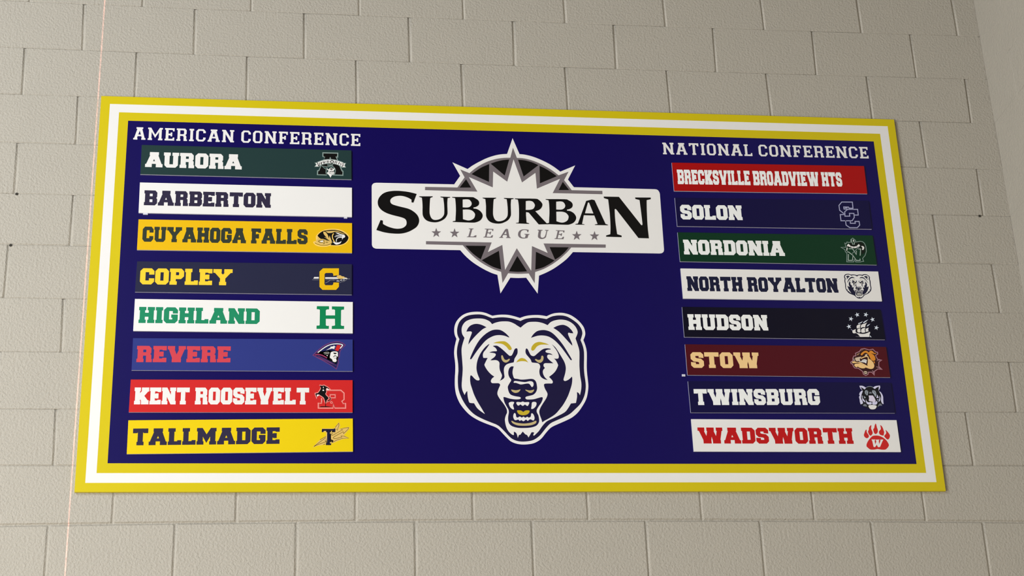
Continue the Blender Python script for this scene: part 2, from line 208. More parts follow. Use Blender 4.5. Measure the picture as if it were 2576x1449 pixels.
NODES = [[[-18316,6125],[-16287,6125],[-14259,6125],[-12232,6125],[-10205,6125],[-8180,6125],[-6157,6125],[-4138,6125],[-2113,6108],[-73,6092],[2008,6079],[4062,6068],[6131,6058],[8198,6051],[10257,6046],[12272,6042],[14330,6041],[16348,6041],[18379,6044],[20380,6048],[22415,6055],[24409,6063],[26457,6074],[28475,6086],[30520,6101],[32554,6117],[34589,6135]],[[-18316,4093],[-16288,4093],[-14259,4093],[-12232,4093],[-10206,4093],[-8181,4093],[-6159,4093],[-4141,4093],[-2123,4076],[-86,4060],[2017,4047],[4060,4036],[6136,4026],[8203,4019],[10274,4014],[12267,4010],[14347,4009],[16352,4009],[18393,4012],[20379,4016],[22431,4023],[24404,4031],[26471,4042],[28475,4054],[30530,4069],[32565,4085],[34602,4103]],[[-18316,2061],[-16288,2061],[-14260,2061],[-12232,2061],[-10206,2061],[-8182,2061],[-6160,2061],[-4144,2061],[-2136,2044],[-104,2028],[2034,2015],[4057,2004],[6146,1994],[8207,1987],[10297,1982],[12261,1978],[14371,1977],[16356,1977],[18413,1980],[20379,1984],[22455,1991],[24400,1999],[26493,2010],[28477,2022],[30543,2037],[32583,2053],[34619,2071]],[[-18316,29],[-16288,29],[-14260,29],[-12233,29],[-10206,29],[-8182,29],[-6160,29],[-4145,29],[-2155,12],[-118,-4],[2051,-17],[4054,-28],[6159,-38],[8207,-45],[10316,-50],[12257,-54],[14392,-55],[16361,-55],[18431,-52],[20382,-48],[22475,-41],[24403,-33],[26514,-22],[28482,-10],[30550,5],[32598,21],[34630,39]],[[-18316,-2008],[-16288,-2008],[-14260,-2008],[-12233,-2008],[-10206,-2008],[-8182,-2008],[-6160,-2008],[-4144,-2008],[-2170,-2023],[-63,-2036],[1957,-2047],[4076,-2057],[6075,-2064],[8221,-2070],[10208,-2075],[12270,-2078],[14271,-2079],[16334,-2078],[18328,-2075],[20350,-2071],[22364,-2065],[24363,-2057],[26392,-2048],[28443,-2037],[30532,-2024],[32589,-2010],[34621,-1993]],[[-18316,-4023],[-16288,-4023],[-14260,-4023],[-12232,-4023],[-10206,-4023],[-8182,-4023],[-6159,-4023],[-4141,-4023],[-2129,-4022],[-85,-4021],[1973,-4020],[4071,-4020],[6090,-4019],[8216,-4018],[10223,-4017],[12269,-4017],[14288,-4016],[16337,-4015],[18342,-4014],[20355,-4014],[22378,-4013],[24372,-4012],[26409,-4011],[28450,-4011],[30526,-4010],[32464,-4009],[34582,-4008]],[[-18316,-6038],[-16288,-6038],[-14260,-6038],[-12232,-6038],[-10206,-6038],[-8181,-6038],[-6158,-6038],[-4138,-6038],[-2104,-6040],[-45,-6042],[1989,-6043],[4066,-6045],[6105,-6047],[8204,-6048],[10231,-6050],[12267,-6052],[14297,-6053],[16335,-6055],[18348,-6057],[20360,-6058],[22384,-6060],[24383,-6062],[26420,-6063],[28455,-6065],[30500,-6067],[32465,-6068],[34508,-6070]],[[-18316,-8120],[-16288,-8120],[-14259,-8120],[-12232,-8120],[-10206,-8120],[-8180,-8120],[-6157,-8120],[-4134,-8120],[-2072,-8120],[6,-8120],[1998,-8120],[4064,-8119],[6115,-8119],[8193,-8119],[10229,-8118],[12262,-8118],[14294,-8118],[16326,-8118],[18343,-8117],[20356,-8117],[22378,-8117],[24388,-8117],[26421,-8116],[28454,-8116],[30475,-8116],[32430,-8116],[34463,-8115]],[[-18316,-10138],[-16287,-10138],[-14259,-10138],[-12232,-10138],[-10205,-10138],[-8180,-10138],[-6156,-10138],[-4132,-10138],[-2120,-10140],[2,-10141],[2005,-10143],[4066,-10144],[6121,-10146],[8184,-10148],[10221,-10149],[12253,-10151],[14283,-10152],[16311,-10154],[18328,-10156],[20343,-10157],[22366,-10159],[24385,-10160],[26415,-10162],[28446,-10164],[30461,-10165],[32426,-10167],[34497,-10168]],[[-18316,-12206],[-16287,-12206],[-14259,-12206],[-12231,-12206],[-10204,-12206],[-8179,-12206],[-6154,-12206],[-4130,-12206],[-2118,-12206],[-63,-12206],[2011,-12206],[4075,-12206],[6126,-12205],[8178,-12205],[10211,-12205],[12241,-12205],[14266,-12205],[16291,-12205],[18305,-12205],[20322,-12205],[22347,-12205],[24377,-12204],[26403,-12204],[28436,-12204],[30456,-12204],[32426,-12204],[34503,-12204]],[[-18316,-14235],[-16287,-14235],[-14259,-14235],[-12231,-14235],[-10204,-14235],[-8177,-14235],[-6152,-14235],[-4128,-14235],[-2110,-14233],[-12,-14231],[2020,-14229],[4090,-14227],[6131,-14225],[8178,-14223],[10199,-14221],[12229,-14219],[14246,-14217],[16271,-14215],[18279,-14213],[20297,-14211],[22324,-14209],[24367,-14207],[26386,-14205],[28425,-14203],[30455,-14201],[32444,-14199],[34549,-14197]],[[-18316,-16341],[-16287,-16341],[-14258,-16341],[-12230,-16341],[-10203,-16341],[-8176,-16341],[-6150,-16341],[-4124,-16341],[-2094,-16333],[-44,-16324],[2034,-16316],[4110,-16308],[6136,-16300],[8183,-16291],[10190,-16283],[12221,-16275],[14229,-16266],[16258,-16258],[18256,-16250],[20273,-16242],[22302,-16233],[24362,-16225],[26368,-16217],[28414,-16208],[30455,-16200],[32536,-16192],[34521,-16184]],[[-18315,-18355],[-16286,-18355],[-14258,-18355],[-12230,-18355],[-10202,-18355],[-8175,-18355],[-6147,-18355],[-4120,-18355],[-2080,-18348],[8,-18342],[2050,-18335],[4127,-18329],[6137,-18323],[8189,-18316],[10184,-18310],[12219,-18304],[14220,-18297],[16253,-18291],[18243,-18284],[20260,-18278],[22289,-18272],[24362,-18265],[26355,-18259],[28407,-18252],[30450,-18246],[32535,-18240],[34524,-18233]],[[-18315,-20461],[-16286,-20461],[-14257,-20461],[-12229,-20461],[-10201,-20461],[-8173,-20461],[-6145,-20461],[-4115,-20461],[-2071,-20428],[-17,-20398],[2055,-20370],[4131,-20346],[6137,-20325],[8190,-20307],[10182,-20292],[12219,-20281],[14218,-20272],[16253,-20266],[18241,-20264],[20258,-20264],[22286,-20268],[24363,-20274],[26352,-20284],[28406,-20296],[30448,-20312],[32554,-20331],[34528,-20353]],[[-18315,-22493],[-16286,-22493],[-14257,-22493],[-12228,-22493],[-10200,-22493],[-8172,-22493],[-6143,-22493],[-4111,-22493],[-2066,-22460],[-15,-22430],[2052,-22402],[4127,-22378],[6137,-22357],[8189,-22339],[10183,-22324],[12219,-22313],[14219,-22304],[16253,-22298],[18243,-22296],[20260,-22296],[22288,-22300],[24362,-22306],[26355,-22316],[28407,-22328],[30450,-22344],[32544,-22363],[34533,-22385]],[[-18314,-24525],[-16285,-24525],[-14256,-24525],[-12227,-24525],[-10199,-24525],[-8170,-24525],[-6140,-24525],[-4107,-24525],[-2063,-24492],[-15,-24462],[2046,-24434],[4116,-24410],[6137,-24389],[8183,-24371],[10186,-24356],[12218,-24345],[14224,-24336],[16253,-24330],[18249,-24328],[20266,-24328],[22296,-24332],[24359,-24338],[26363,-24348],[28410,-24360],[30456,-24376],[32530,-24395],[34535,-24417]],[[-18314,-26557],[-16285,-26557],[-14255,-26557],[-12227,-26557],[-10198,-26557],[-8168,-26557],[-6138,-26557],[-4104,-26557],[-2061,-26524],[-15,-26494],[2040,-26466],[4104,-26442],[6135,-26421],[8176,-26403],[10189,-26388],[12217,-26377],[14229,-26368],[16253,-26362],[18257,-26360],[20275,-26360],[22305,-26364],[24356,-26370],[26373,-26380],[28415,-26392],[30461,-26408],[32519,-26427],[34536,-26449]],[[-18314,-28589],[-16284,-28589],[-14255,-28589],[-12226,-28589],[-10196,-28589],[-8167,-28589],[-6136,-28589],[-4101,-28589],[-2060,-28556],[-15,-28526],[2037,-28498],[4094,-28474],[6132,-28453],[8170,-28435],[10191,-28420],[12216,-28409],[14233,-28400],[16254,-28394],[18264,-28392],[20283,-28392],[22313,-28396],[24356,-28402],[26380,-28412],[28419,-28424],[30464,-28440],[32512,-28459],[34536,-28481]]]
HOLES = [[-200,-814],[-205,-1018],[3430,-814]]
TABS = [[260,-889],[980,-887],[2200,-1492]]
ARTWORK = {
'league_base': [
 ['cream', ["10762 -7585 0 16 1 23 3 23 5 20 8 19 11 19 15 19 18 17 22 15 32 11 35 7 26 5 2900 13 232 361 -277 562 565 -265 53 44 76 62 82 62 86 57 91 58 92 55 89 52 89 50 90 45 90 41 90 36 88 31 83 26 82 21 83 18 94 13 95 9 67 6 234 681 241 -675 54 -3 78 -6 85 -12 90 -18 96 -24 97 -28 93 -34 94 -39 93 -42 94 -45 95 -49 90 -50 83 -51 79 -52 78 -56 85 -69 85 -73 59 -52 585 281 -307 -606 212 -320 3114 -1 23 -3 33 -6 29 -9 21 -16 18 -19 14 -21 12 -20 9 -21 8 -21 5 -24 3 -23 2 -16 -10 -2312 -3 -20 -5 -28 -7 -25 -7 -19 -10 -15 -13 -14 -16 -14 -20 -14 -21 -10 -26 -7 -26 -4 -19 -3 -3284 -12 -56 -68 -79 -95 -83 -92 -81 -77 -84 -72 -88 -72 -93 -73 -98 -73 -97 -67 -96 -60 -95 -55 -94 -51 -101 -49 -98 -45 -69 -31 -82 -721 -397 628 -76 -5 -110 -7 -109 -5 -109 0 -108 4 -76 2 -385 -631 -88 738 -53 16 -78 25 -87 34 -95 44 -105 54 -106 60 -109 67 -110 74 -105 76 -95 77 -88 80 -85 84 -89 99 -84 104 -58 73 -3076 -6 -18 4 -25 6 -24 9 -22 13 -21 17 -17 19 -11 19 -8 21 -6 19 -4 16 -2 14 -1 10"]],
 ['grey', ["12747 -7515 1209 9 281 431 -157 330 345 -147 49 48 71 68 76 68 78 63 84 63 88 60 92 56 97 53 98 47 102 42 103 36 101 30 98 23 96 16 91 12 94 8 90 3 63 3 116 435 134 -434 55 0 80 -1 88 -7 95 -16 103 -22 103 -28 101 -34 100 -40 98 -44 96 -48 94 -51 89 -52 83 -52 79 -53 77 -57 84 -68 82 -72 57 -50 389 163 -189 -362 269 -418 1173 2 -3 -143 -1902 -2 309 610 -900 -438 -28 664 -527 -418 -285 969 -274 -952 -518 413 -37 -669 -889 412 305 -604 -1963 8"]],
 ['black', ["14291 -7153 178 -343 -433 -16","14503 -6932 42 36 62 52 68 53 71 54 77 57 83 54 99 53 104 52 74 35 -33 -756","15240 -6469 56 25 80 36 84 34 81 27 84 24 83 20 90 14 89 10 62 6 -192 -684","16287 -6269 65 -4 95 -5 95 -11 87 -19 88 -23 88 -29 94 -40 94 -45 65 -33 -587 -501","17098 -6506 64 -32 91 -46 90 -50 84 -55 82 -59 74 -55 63 -50 55 -46 37 -32 -658 -317","17955 -7161 229 -340 -402 -10"]],
 ['grey', ["12743 -9746 2430 1 -154 -395 545 302 68 -1013 468 891 500 -902 69 1002 577 -269 -139 386 2342 6 -8 -131 -1302 -19 -40 -51 -59 -73 -70 -79 -83 -83 -94 -89 -96 -86 -93 -79 -95 -75 -101 -74 -112 -73 -117 -72 -114 -62 -120 -53 -118 -44 -82 -30 -37 -453 -205 389 -101 -7 -144 -10 -142 -5 -140 4 -139 7 -97 6 -220 -396 -36 447 -66 22 -95 32 -102 41 -105 50 -112 60 -107 63 -100 65 -96 70 -92 73 -85 76 -82 81 -83 89 -96 114 -98 123 -69 87 -1355 7"]],
 ['black', ["14198 -9898 762 7 -213 -552 -60 46 -84 64 -80 66 -64 60 -59 60 -56 61 -56 69 -53 70","14783 -10472 647 393 58 -753 -70 21 -100 31 -94 35 -75 34 -70 38 -71 43 -83 55 -83 60","15775 -10902 331 626 340 -613 -84 -9 -121 -11 -122 -7 -126 2 -128 7","16808 -10090 684 -337 -48 -37 -70 -54 -77 -54 -84 -52 -90 -54 -92 -46 -102 -38 -102 -30 -72 -21","17328 -9891 722 10 -39 -50 -55 -70 -60 -70 -62 -64 -66 -64 -67 -58 -71 -55 -71 -49 -50 -33"]],
],
'league_text': [
 ['black', ["12428 -7819 -125 -364 -70 9 -2 113 -27 18 -39 26 -44 25 -46 21 -50 20 -51 17 -49 11 -49 8 -49 4 -50 -2 -51 -6 -46 -9 -41 -9 -36 -12 -34 -17 -34 -21 -33 -26 -26 -27 -17 -27 -11 -28 -5 -28 -1 -28 4 -27 11 -26 15 -25 22 -23 36 -22 51 -22 66 -21 84 -24 117 -29 135 -32 114 -32 76 -31 56 -31 51 -36 54 -42 50 -47 41 -50 32 -52 24 -55 15 -54 8 -54 -1 -55 -9 -54 -17 -56 -25 -56 -34 -52 -42 -46 -51 -41 -55 -38 -57 -38 -62 -36 -65 -32 -71 -26 -76 -23 -73 -16 -66 -10 -64 -4 -71 -1 -81 2 -88 5 -86 7 -79 11 -78 13 -79 17 -91 27 -93 30 -65 22 157 409 86 -19 -1 -137 35 -23 50 -31 51 -28 48 -22 49 -19 49 -17 48 -14 49 -13 48 -10 49 -6 49 -2 48 2 50 6 51 11 46 16 42 24 38 29 30 31 21 32 14 34 7 36 2 41 -4 43 -10 38 -14 31 -20 25 -29 24 -38 20 -48 18 -60 19 -77 21 -89 21 -90 23 -88 26 -87 28 -80 32 -69 36 -61 39 -53 43 -43 45 -35 47 -27 48 -19 47 -11 47 -6 48 -1 48 5 48 12 48 18 49 25 49 31 47 37 46 43 43 49 38 56 31 62 26 67 20 71 15 75 11 75 7 73 3 73 0 75 -4 81 -6 82 -8 77 -10 66 -11 59 -12 59 -14 66 -16 64 -18","12514 -7916 514 13 -10 -29 -87 -39 -5 -32 -6 -50 -7 -73 -7 -115 -8 -139 -4 -116 -1 -70 3 -48 8 -45 13 -52 18 -49 22 -41 26 -31 30 -23 35 -15 40 -6 44 2 44 7 45 12 45 19 40 23 37 31 32 35 26 39 18 33 13 35 8 55 5 89 0 109 -2 110 -8 117 -11 118 -8 83 -98 23 -12 30 371 -5 -6 -27 -92 -23 -6 -49 -8 -73 -5 -88 -1 -115 2 -130 1 -104 -1 -57 -2 -32 -9 -34 -20 -49 -26 -51 -31 -45 -33 -36 -37 -31 -43 -28 -51 -29 -58 -26 -58 -20 -55 -11 -54 -5 -57 2 -62 6 -63 12 -58 18 -49 24 -42 29 -36 36 -30 42 -24 48 -18 51 -8 48 -2 50 0 65 1 86 3 101 0 100 -5 105 -8 105 -6 73 -101 34","14885 -7910 519 13 -10 -29 -89 -39 -5 -33 -7 -49 -8 -74 -9 -116 -10 -139 -6 -117 -2 -71 3 -47 7 -46 12 -52 17 -49 22 -41 26 -31 30 -24 34 -15 41 -6 45 2 45 7 45 13 45 18 42 24 37 30 33 36 27 39 19 33 13 35 9 56 6 89 3 109 -1 111 -7 118 -9 119 -7 83 -98 23 -12 30 374 -4 -6 -28 -93 -23 -7 -50 -9 -73 -7 -88 -2 -116 0 -130 -1 -105 -2 -57 -2 -32 -10 -35 -20 -49 -28 -51 -32 -46 -33 -36 -38 -30 -44 -29 -53 -28 -58 -27 -59 -20 -55 -11 -55 -5 -58 2 -62 6 -64 12 -58 18 -49 24 -42 30 -36 35 -30 43 -23 48 -17 51 -8 48 -1 51 1 65 2 87 5 101 2 100 -4 106 -7 105 -5 74 -101 34","13747 -7909 206 5 285 6 220 2 86 -6 22 -10 22 -16 46 -25 46 -32 36 -33 21 -33 12 -35 5 -34 -2 -36 -8 -36 -16 -32 -26 -29 -34 -25 -35 -20 -37 -15 -39 -9 -27 -6 5 -41 34 -3 50 -5 49 -13 45 -23 44 -31 38 -36 31 -41 25 -45 15 -45 4 -42 -4 -41 -13 -41 -21 -43 -30 -43 -36 -38 -45 -31 -52 -26 -54 -19 -34 -11 -37 -5 -96 -2 -220 2 -280 6 -202 4 5 27 98 22 8 113 12 160 8 148 2 114 -1 103 -3 91 -5 84 -7 72 -5 50 -111 23|14139 -8008 40 6 57 7 52 3 41 -2 37 -6 33 -16 30 -31 25 -41 16 -39 5 -37 -5 -35 -12 -32 -17 -28 -23 -25 -27 -21 -26 -14 -30 -9 -37 -6 -57 -1 -64 2 -46 1|14132 -8424 54 4 76 5 71 0 55 -8 49 -13 43 -21 37 -29 31 -37 22 -34 13 -27 5 -25 -2 -30 -6 -39 -13 -45 -21 -39 -32 -34 -40 -29 -41 -22 -41 -14 -42 -6 -48 1 -61 13 -66 20 -47 15","17268 -7906 208 4 289 7 224 1 87 -5 22 -10 21 -17 47 -25 46 -32 35 -33 21 -34 12 -34 4 -35 -2 -36 -10 -36 -16 -33 -28 -29 -35 -25 -36 -21 -38 -14 -39 -10 -28 -6 4 -41 35 -3 50 -5 49 -13 46 -24 44 -31 38 -35 30 -42 24 -46 14 -45 4 -42 -6 -41 -14 -41 -22 -44 -31 -44 -38 -38 -46 -31 -53 -25 -55 -20 -35 -11 -37 -5 -98 -2 -223 2 -284 6 -205 4 5 27 101 23 11 113 15 161 12 149 4 115 1 104 -1 91 -3 85 -6 73 -4 49 -112 25|17662 -8006 41 5 58 8 53 3 42 -2 37 -6 33 -16 30 -31 25 -42 15 -40 4 -36 -6 -36 -12 -32 -19 -28 -24 -26 -27 -20 -27 -14 -30 -10 -39 -5 -57 -2 -65 2 -47 2|17646 -8425 55 4 78 5 71 0 56 -8 50 -14 43 -20 37 -30 30 -37 22 -34 12 -28 5 -25 -3 -29 -7 -40 -14 -45 -22 -40 -33 -34 -42 -29 -42 -22 -42 -14 -43 -7 -48 1 -62 13 -66 21 -48 15","16102 -7912 217 5 301 6 234 0 95 -7 29 -14 24 -22 42 -34 38 -42 28 -40 17 -34 8 -33 -1 -36 -10 -42 -19 -44 -24 -40 -28 -32 -33 -29 -36 -24 -46 -20 -49 -17 -35 -11 406 -491 74 -12 -1 -27 -375 -15 -354 481 -102 18 -2 -32 -3 -48 -1 -65 2 -95 3 -112 2 -80 98 -30 -1 -25 -496 9 5 20 101 19 7 70 10 102 7 116 5 134 3 149 -1 130 -7 104 -10 85 -7 59 -116 21|16511 -8013 34 7 49 9 49 4 46 -4 45 -10 39 -20 32 -35 26 -45 16 -43 3 -36 -8 -35 -13 -33 -16 -31 -23 -29 -30 -24 -39 -16 -47 -11 -46 -7 -50 -4 -50 0 -35 0","18806 -7944 221 64 103 -24 360 -983 93 -29 -8 -26 -490 0 -3 25 105 23 -103 349 -400 0 -87 -363 93 -14 -1 -21 -348 2 7 23 95 23|18868 -8015 42 9 145 -457 -325 0","19487 -7744 585 4 769 -1150 36 -22 25 34 -2 86 -4 128 -7 159 -10 219 -13 251 -9 180 -159 44 -6 62 602 10 -1 -67 -164 -47 -7 -107 -9 -156 -9 -176 -6 -198 -6 -218 -2 -207 3 -204 8 -193 5 -135 -398 4 -770 1168 -36 28 -29 -30 -3 -115 -3 -167 1 -178 10 -202 16 -214 11 -150 170 -54 -8 -64 -588 4 7 53 162 55 8 88 11 127 8 146 4 158 1 176 -2 183 -8 207 -10 214 -8 151 -161 52"]],
 ['grey', ["14340 -9192 179 0 -8 -20 -48 -16 -82 -292 116 -1 70 50 52 1 -21 -81 -345 0 10 20 50 14 82 288 -56 13","14932 -9190 324 -5 -18 -86 -31 3 -8 53 -133 1 -33 -115 79 -2 20 29 31 1 -29 -111 -26 0 -6 44 -81 3 -34 -141 147 -3 54 66 45 -3 -35 -94 -331 1 8 20 56 18 68 290 -64 8","17593 -9192 328 -5 -19 -86 -32 3 -7 53 -135 1 -35 -115 80 -2 20 29 32 0 -31 -111 -27 0 -5 45 -82 2 -37 -142 150 -3 55 67 45 -3 -36 -95 -335 1 9 21 56 17 74 292 -65 9","15691 -9205 39 29 64 -11 44 -320 44 -28 -8 -20 -167 4 8 21 40 13 -14 81 -132 5 -39 -82 41 -20 -11 -20 -147 1 10 20 42 17|15724 -9270 11 -122 -93 2","16575 -9201 -26 -95 -33 4 -1 18 -2 26 -13 21 -31 12 -41 6 -39 -1 -35 -10 -34 -18 -27 -25 -18 -33 -13 -41 -6 -39 -1 -37 4 -35 11 -29 19 -21 24 -15 26 -9 30 -3 32 2 22 2 32 115 -55 19 10 19 184 -6 -8 -23 -34 -13 -37 -123 -31 -8 -45 -10 -46 -7 -44 -2 -45 3 -40 8 -33 18 -28 24 -20 28 -12 31 -5 34 2 36 7 39 14 39 21 35 29 29 36 24 40 17 41 10 45 3 45 0 48 -4 48 -9","16912 -9185 186 -6 -8 -23 -50 -13 -10 -48 -14 -67 -9 -58 -2 -35 2 -26 7 -20 13 -17 18 -11 20 -5 24 1 28 9 24 16 19 23 16 30 16 40 17 57 16 66 12 47 -50 11 4 25 131 -3 -8 -23 -46 -15 -10 -45 -15 -63 -14 -56 -9 -41 -9 -34 -15 -28 -24 -24 -30 -18 -32 -13 -34 -9 -36 -4 -33 3 -31 10 -29 17 -22 22 -11 23 -5 29 2 39 10 63 17 74 13 54 -40 21","13130 -9202 41 -137 133 0 -108 -91 36 -139 -108 81 -110 -86 41 141 -104 86 132 6","13809 -9200 40 -138 133 0 -108 -91 35 -139 -107 81 -111 -86 42 141 -104 86 133 6","18380 -9196 38 -139 135 0 -113 -92 32 -141 -107 82 -115 -87 46 142 -103 87 135 6","19054 -9193 36 -140 136 1 -113 -93 31 -140 -107 82 -116 -87 47 142 -103 87 136 6"]],
],
'bear': [
 ['cream', ["16113 -12748 43 20 64 27 68 24 69 18 74 14 78 11 85 8 89 4 82 2 67 -3 59 -7 55 -7 57 -9 52 -11 36 -7 50 25 70 36 67 30 57 19 54 13 56 10 61 7 62 5 61 0 55 -3 52 -7 57 -13 63 -16 67 -22 68 -31 73 -45 74 -54 65 -55 53 -51 45 -51 41 -52 39 -54 35 -55 27 -56 19 -59 11 -60 7 -55 3 -47 -2 -42 -9 -48 -22 -65 -30 -70 -22 -50 17 -52 24 -75 21 -76 15 -69 12 -70 7 -73 3 -68 -2 -71 -4 -92 -9 -131 -11 -152 -7 -139 -1 -111 2 -97 4 -97 6 -106 6 -106 4 -92 0 -70 -3 -57 -7 -63 -12 -80 -16 -86 -18 -80 -18 -67 -21 -60 -26 -62 -33 -66 -40 -69 -46 -73 -53 -81 -59 -85 -62 -78 -66 -69 -69 -63 -72 -57 -75 -48 -79 -42 -85 -42 -97 -45 -102 -45 -93 -42 -76 -34 -66 -30 -58 -30 -47 -28 -40 -28 -42 -37 -49 -50 -51 -59 -49 -58 -46 -58 -43 -57 -43 -52 -41 -41 -41 -36 -46 -34 -56 -34 -60 -32 -65 -26 -68 -19 -72 -13 -74 -10 -76 -6 -77 -3 -76 3 -73 9 -72 14 -65 18 -58 21 -52 24 -46 27 -36 28 -30 29 -36 38 -47 51 -53 58 -52 59 -52 62 -53 62 -48 52 -42 35 -38 25 -41 22 -43 21 -46 18 -50 19 -52 20 -56 21 -66 26 -80 33 -91 39 -90 43 -89 49 -89 54 -81 56 -70 58 -62 60 -57 62 -56 67 -52 69 -46 67 -38 61 -33 59 -30 65 -31 77 -29 83 -23 82 -16 76 -10 74 -7 74 -5 73 -2 74 1 78 3 88 5 92 5 84 6 65 5 56 4 67 3 88 2 98 -2 98 -7 99 -11 98 -7 88 -3 70 0 59 4 62 7 67 10 70 14 74 21 89 24 94 17 67 -17 39 -23 55 -18 59 -10 56 -6 58 -1 59 3 58 7 59 12 57 14 53 19 51 24 51 31 53 38 53 43 51 50 50 56 48 60 41 63 33 68 27 69 21 72 16 73 10 73 7 74 3 74 -1 69 -5 65 -10 61 -14 54 -16 47 -18 40 -20 38 -18 41 -19 39 -17 27 -11 41 8 59 13 65 10 68 9 75 7 75 3 73 0 74 -4 71 -8 67 -12 65 -16 66 -18 76 -22 77 -25"]],
 ['ink', ["16126 -12864 39 21 56 29 63 26 68 19 75 15 77 12 79 9 82 4 77 1 71 -5 67 -9 61 -9 58 -9 52 -9 35 -7 43 27 62 36 64 32 61 21 63 15 61 12 58 7 55 3 53 0 50 -2 48 -4 47 -9 46 -12 45 -15 53 -26 69 -41 76 -52 68 -50 53 -45 46 -43 41 -47 39 -56 35 -60 26 -58 17 -55 9 -53 3 -48 -3 -40 -9 -36 -13 -41 -19 -58 -23 -63 -16 -45 18 -52 26 -74 22 -76 15 -69 12 -71 7 -72 3 -68 -2 -70 -4 -93 -10 -137 -12 -161 -8 -143 0 -108 3 -90 5 -88 8 -93 9 -90 5 -83 2 -73 -2 -67 -6 -69 -10 -75 -15 -77 -19 -75 -24 -72 -28 -69 -32 -67 -34 -65 -38 -62 -46 -62 -58 -64 -65 -63 -66 -62 -61 -59 -60 -57 -67 -53 -74 -48 -81 -43 -84 -42 -91 -42 -95 -41 -87 -39 -74 -35 -66 -32 -61 -37 -53 -45 -48 -50 -48 -54 -51 -61 -52 -66 -47 -59 -39 -48 -35 -42 -38 -39 -46 -40 -49 -38 -51 -34 -49 -29 -51 -24 -63 -21 -83 -16 -94 -12 -89 -6 -76 0 -69 6 -66 11 -62 18 -59 24 -52 27 -43 28 -37 32 -40 40 -48 53 -52 61 -52 60 -53 58 -52 58 -49 49 -39 36 -37 28 -44 27 -55 27 -62 25 -74 30 -92 38 -103 43 -101 46 -97 48 -94 51 -87 57 -76 63 -68 68 -62 71 -56 72 -50 74 -47 76 -43 78 -39 80 -35 83 -33 86 -28 89 -21 86 -13 82 -6 79 -2 82 -1 88 3 90 4 86 8 76 9 72 6 79 1 90 -2 97 -4 97 -9 98 -12 98 -8 88 -4 70 0 60 3 61 7 68 10 70 15 73 22 87 27 90 19 63 -17 36 -23 52 -19 56 -11 55 -6 59 -1 59 4 58 9 58 13 58 17 59 21 59 29 57 39 56 48 54 52 47 57 40 61 34 65 27 70 19 74 13 74 10 74 6 74 3 69 -2 64 -8 60 -13 56 -15 51 -19 47 -21 45 -20 48 -18 46 -17 31 -12 41 8 59 10 64 10 68 8 74 7 77 2 78 -4 80 -7 77 -11 68 -12 65 -14 65 -18 76 -24 76 -27"]],
 ['cream', ["16120 -13127 29 28 43 41 46 40 48 36 51 36 51 27 46 15 46 7 54 4 69 3 76 1 74 -5 69 -11 67 -16 62 -19 63 -26 58 -29 40 -20 29 32 41 46 45 40 45 29 49 23 55 19 63 17 70 14 70 7 73 0 75 -8 71 -14 64 -22 59 -29 56 -34 52 -41 47 -46 40 -48 32 -51 25 -53 18 -51 10 -44 3 -43 -8 -49 -24 -68 -34 -74 -25 -53 15 -55 22 -77 21 -80 20 -76 19 -78 13 -78 5 -71 -1 -71 -4 -89 -7 -116 -10 -134 -6 -134 -1 -131 3 -132 4 -118 10 -99 11 -85 7 -82 1 -78 -4 -73 -9 -76 -19 -93 -24 -96 -18 -67 -10 24 -16 33 -18 28 -21 17 -23 12 -17 8 0 -48 0 -68 -6 -73 -16 -81 -20 -85 -15 -60 -181 -20 -30 -50 -42 -71 -45 -67 -36 -53 -39 -48 -58 -50 -92 -57 -112 -58 -108 -55 -100 -49 -95 -45 -78 -38 -48 -26 -30 -21 -32 -28 -42 -43 -45 -51 -44 -55 -43 -60 -43 -64 -46 -62 -59 -61 -63 -59 -45 -41 -34 13 5 14 7 21 8 20 8 18 9 17 6 11 -25 6 -36 7 -31 -4 -21 -23 -17 -34 -19 -35 -24 -37 -24 -38 -18 -27 -9 23 -14 32 -18 28 -23 17 -27 11 -19 8 -84 101 -93 -120 -45 -4 -48 -116 -5 32 -8 45 -9 42 -11 32 -14 28 -16 23 -24 15 -27 9 -19 6 -1 -123 -13 -1 -19 1 -24 9 -31 23 -37 31 -34 37 -31 41 -28 46 -25 51 -19 59 -16 65 -11 60 -7 58 -4 53 -2 37 -696 199 -37 25 -53 37 -52 39 -48 39 -47 42 -43 48 -40 62 -36 66 -25 48 -35 1 -48 2 -40 5 -23 4 -15 7 -14 26 -17 56 -16 74 -11 75 -6 75 -1 74 -1 53 -11 -6 -16 -10 -18 -19 -20 -35 -21 -45 -15 -32 -21 49 -30 69 -24 68 -11 56 -6 53 -2 60 3 71 6 77 8 77 7 77 9 76 7 74 6 68 4 66 2 74 -1 86 -5 94 -4 104 -7 126 -7 137 -2 118 5 80 9 61 16 70 29 101 36 110 25 78 -21 35 -29 49 -24 50 -13 44 -7 45 -3 45 -1 45 3 45 10 46 16 49 23 50 28 47 31 40 35 36 44 32 55 30 63 26 65 20 64 14 67 8 68 5 74 2 75 -2 68 -7 54 -11 47 -17 42 -18 39 -20 36 -21 32 -25 30 -34 26 -36 18 -26 30 16 43 22 50 22 56 18 61 16 66 13 73 8 76 3 69 0 54 -3 45 -6 45 -12 49 -18 48 -23 46 -25 44 -28 41 -30 39 -28 39 -26 36 -24"]],
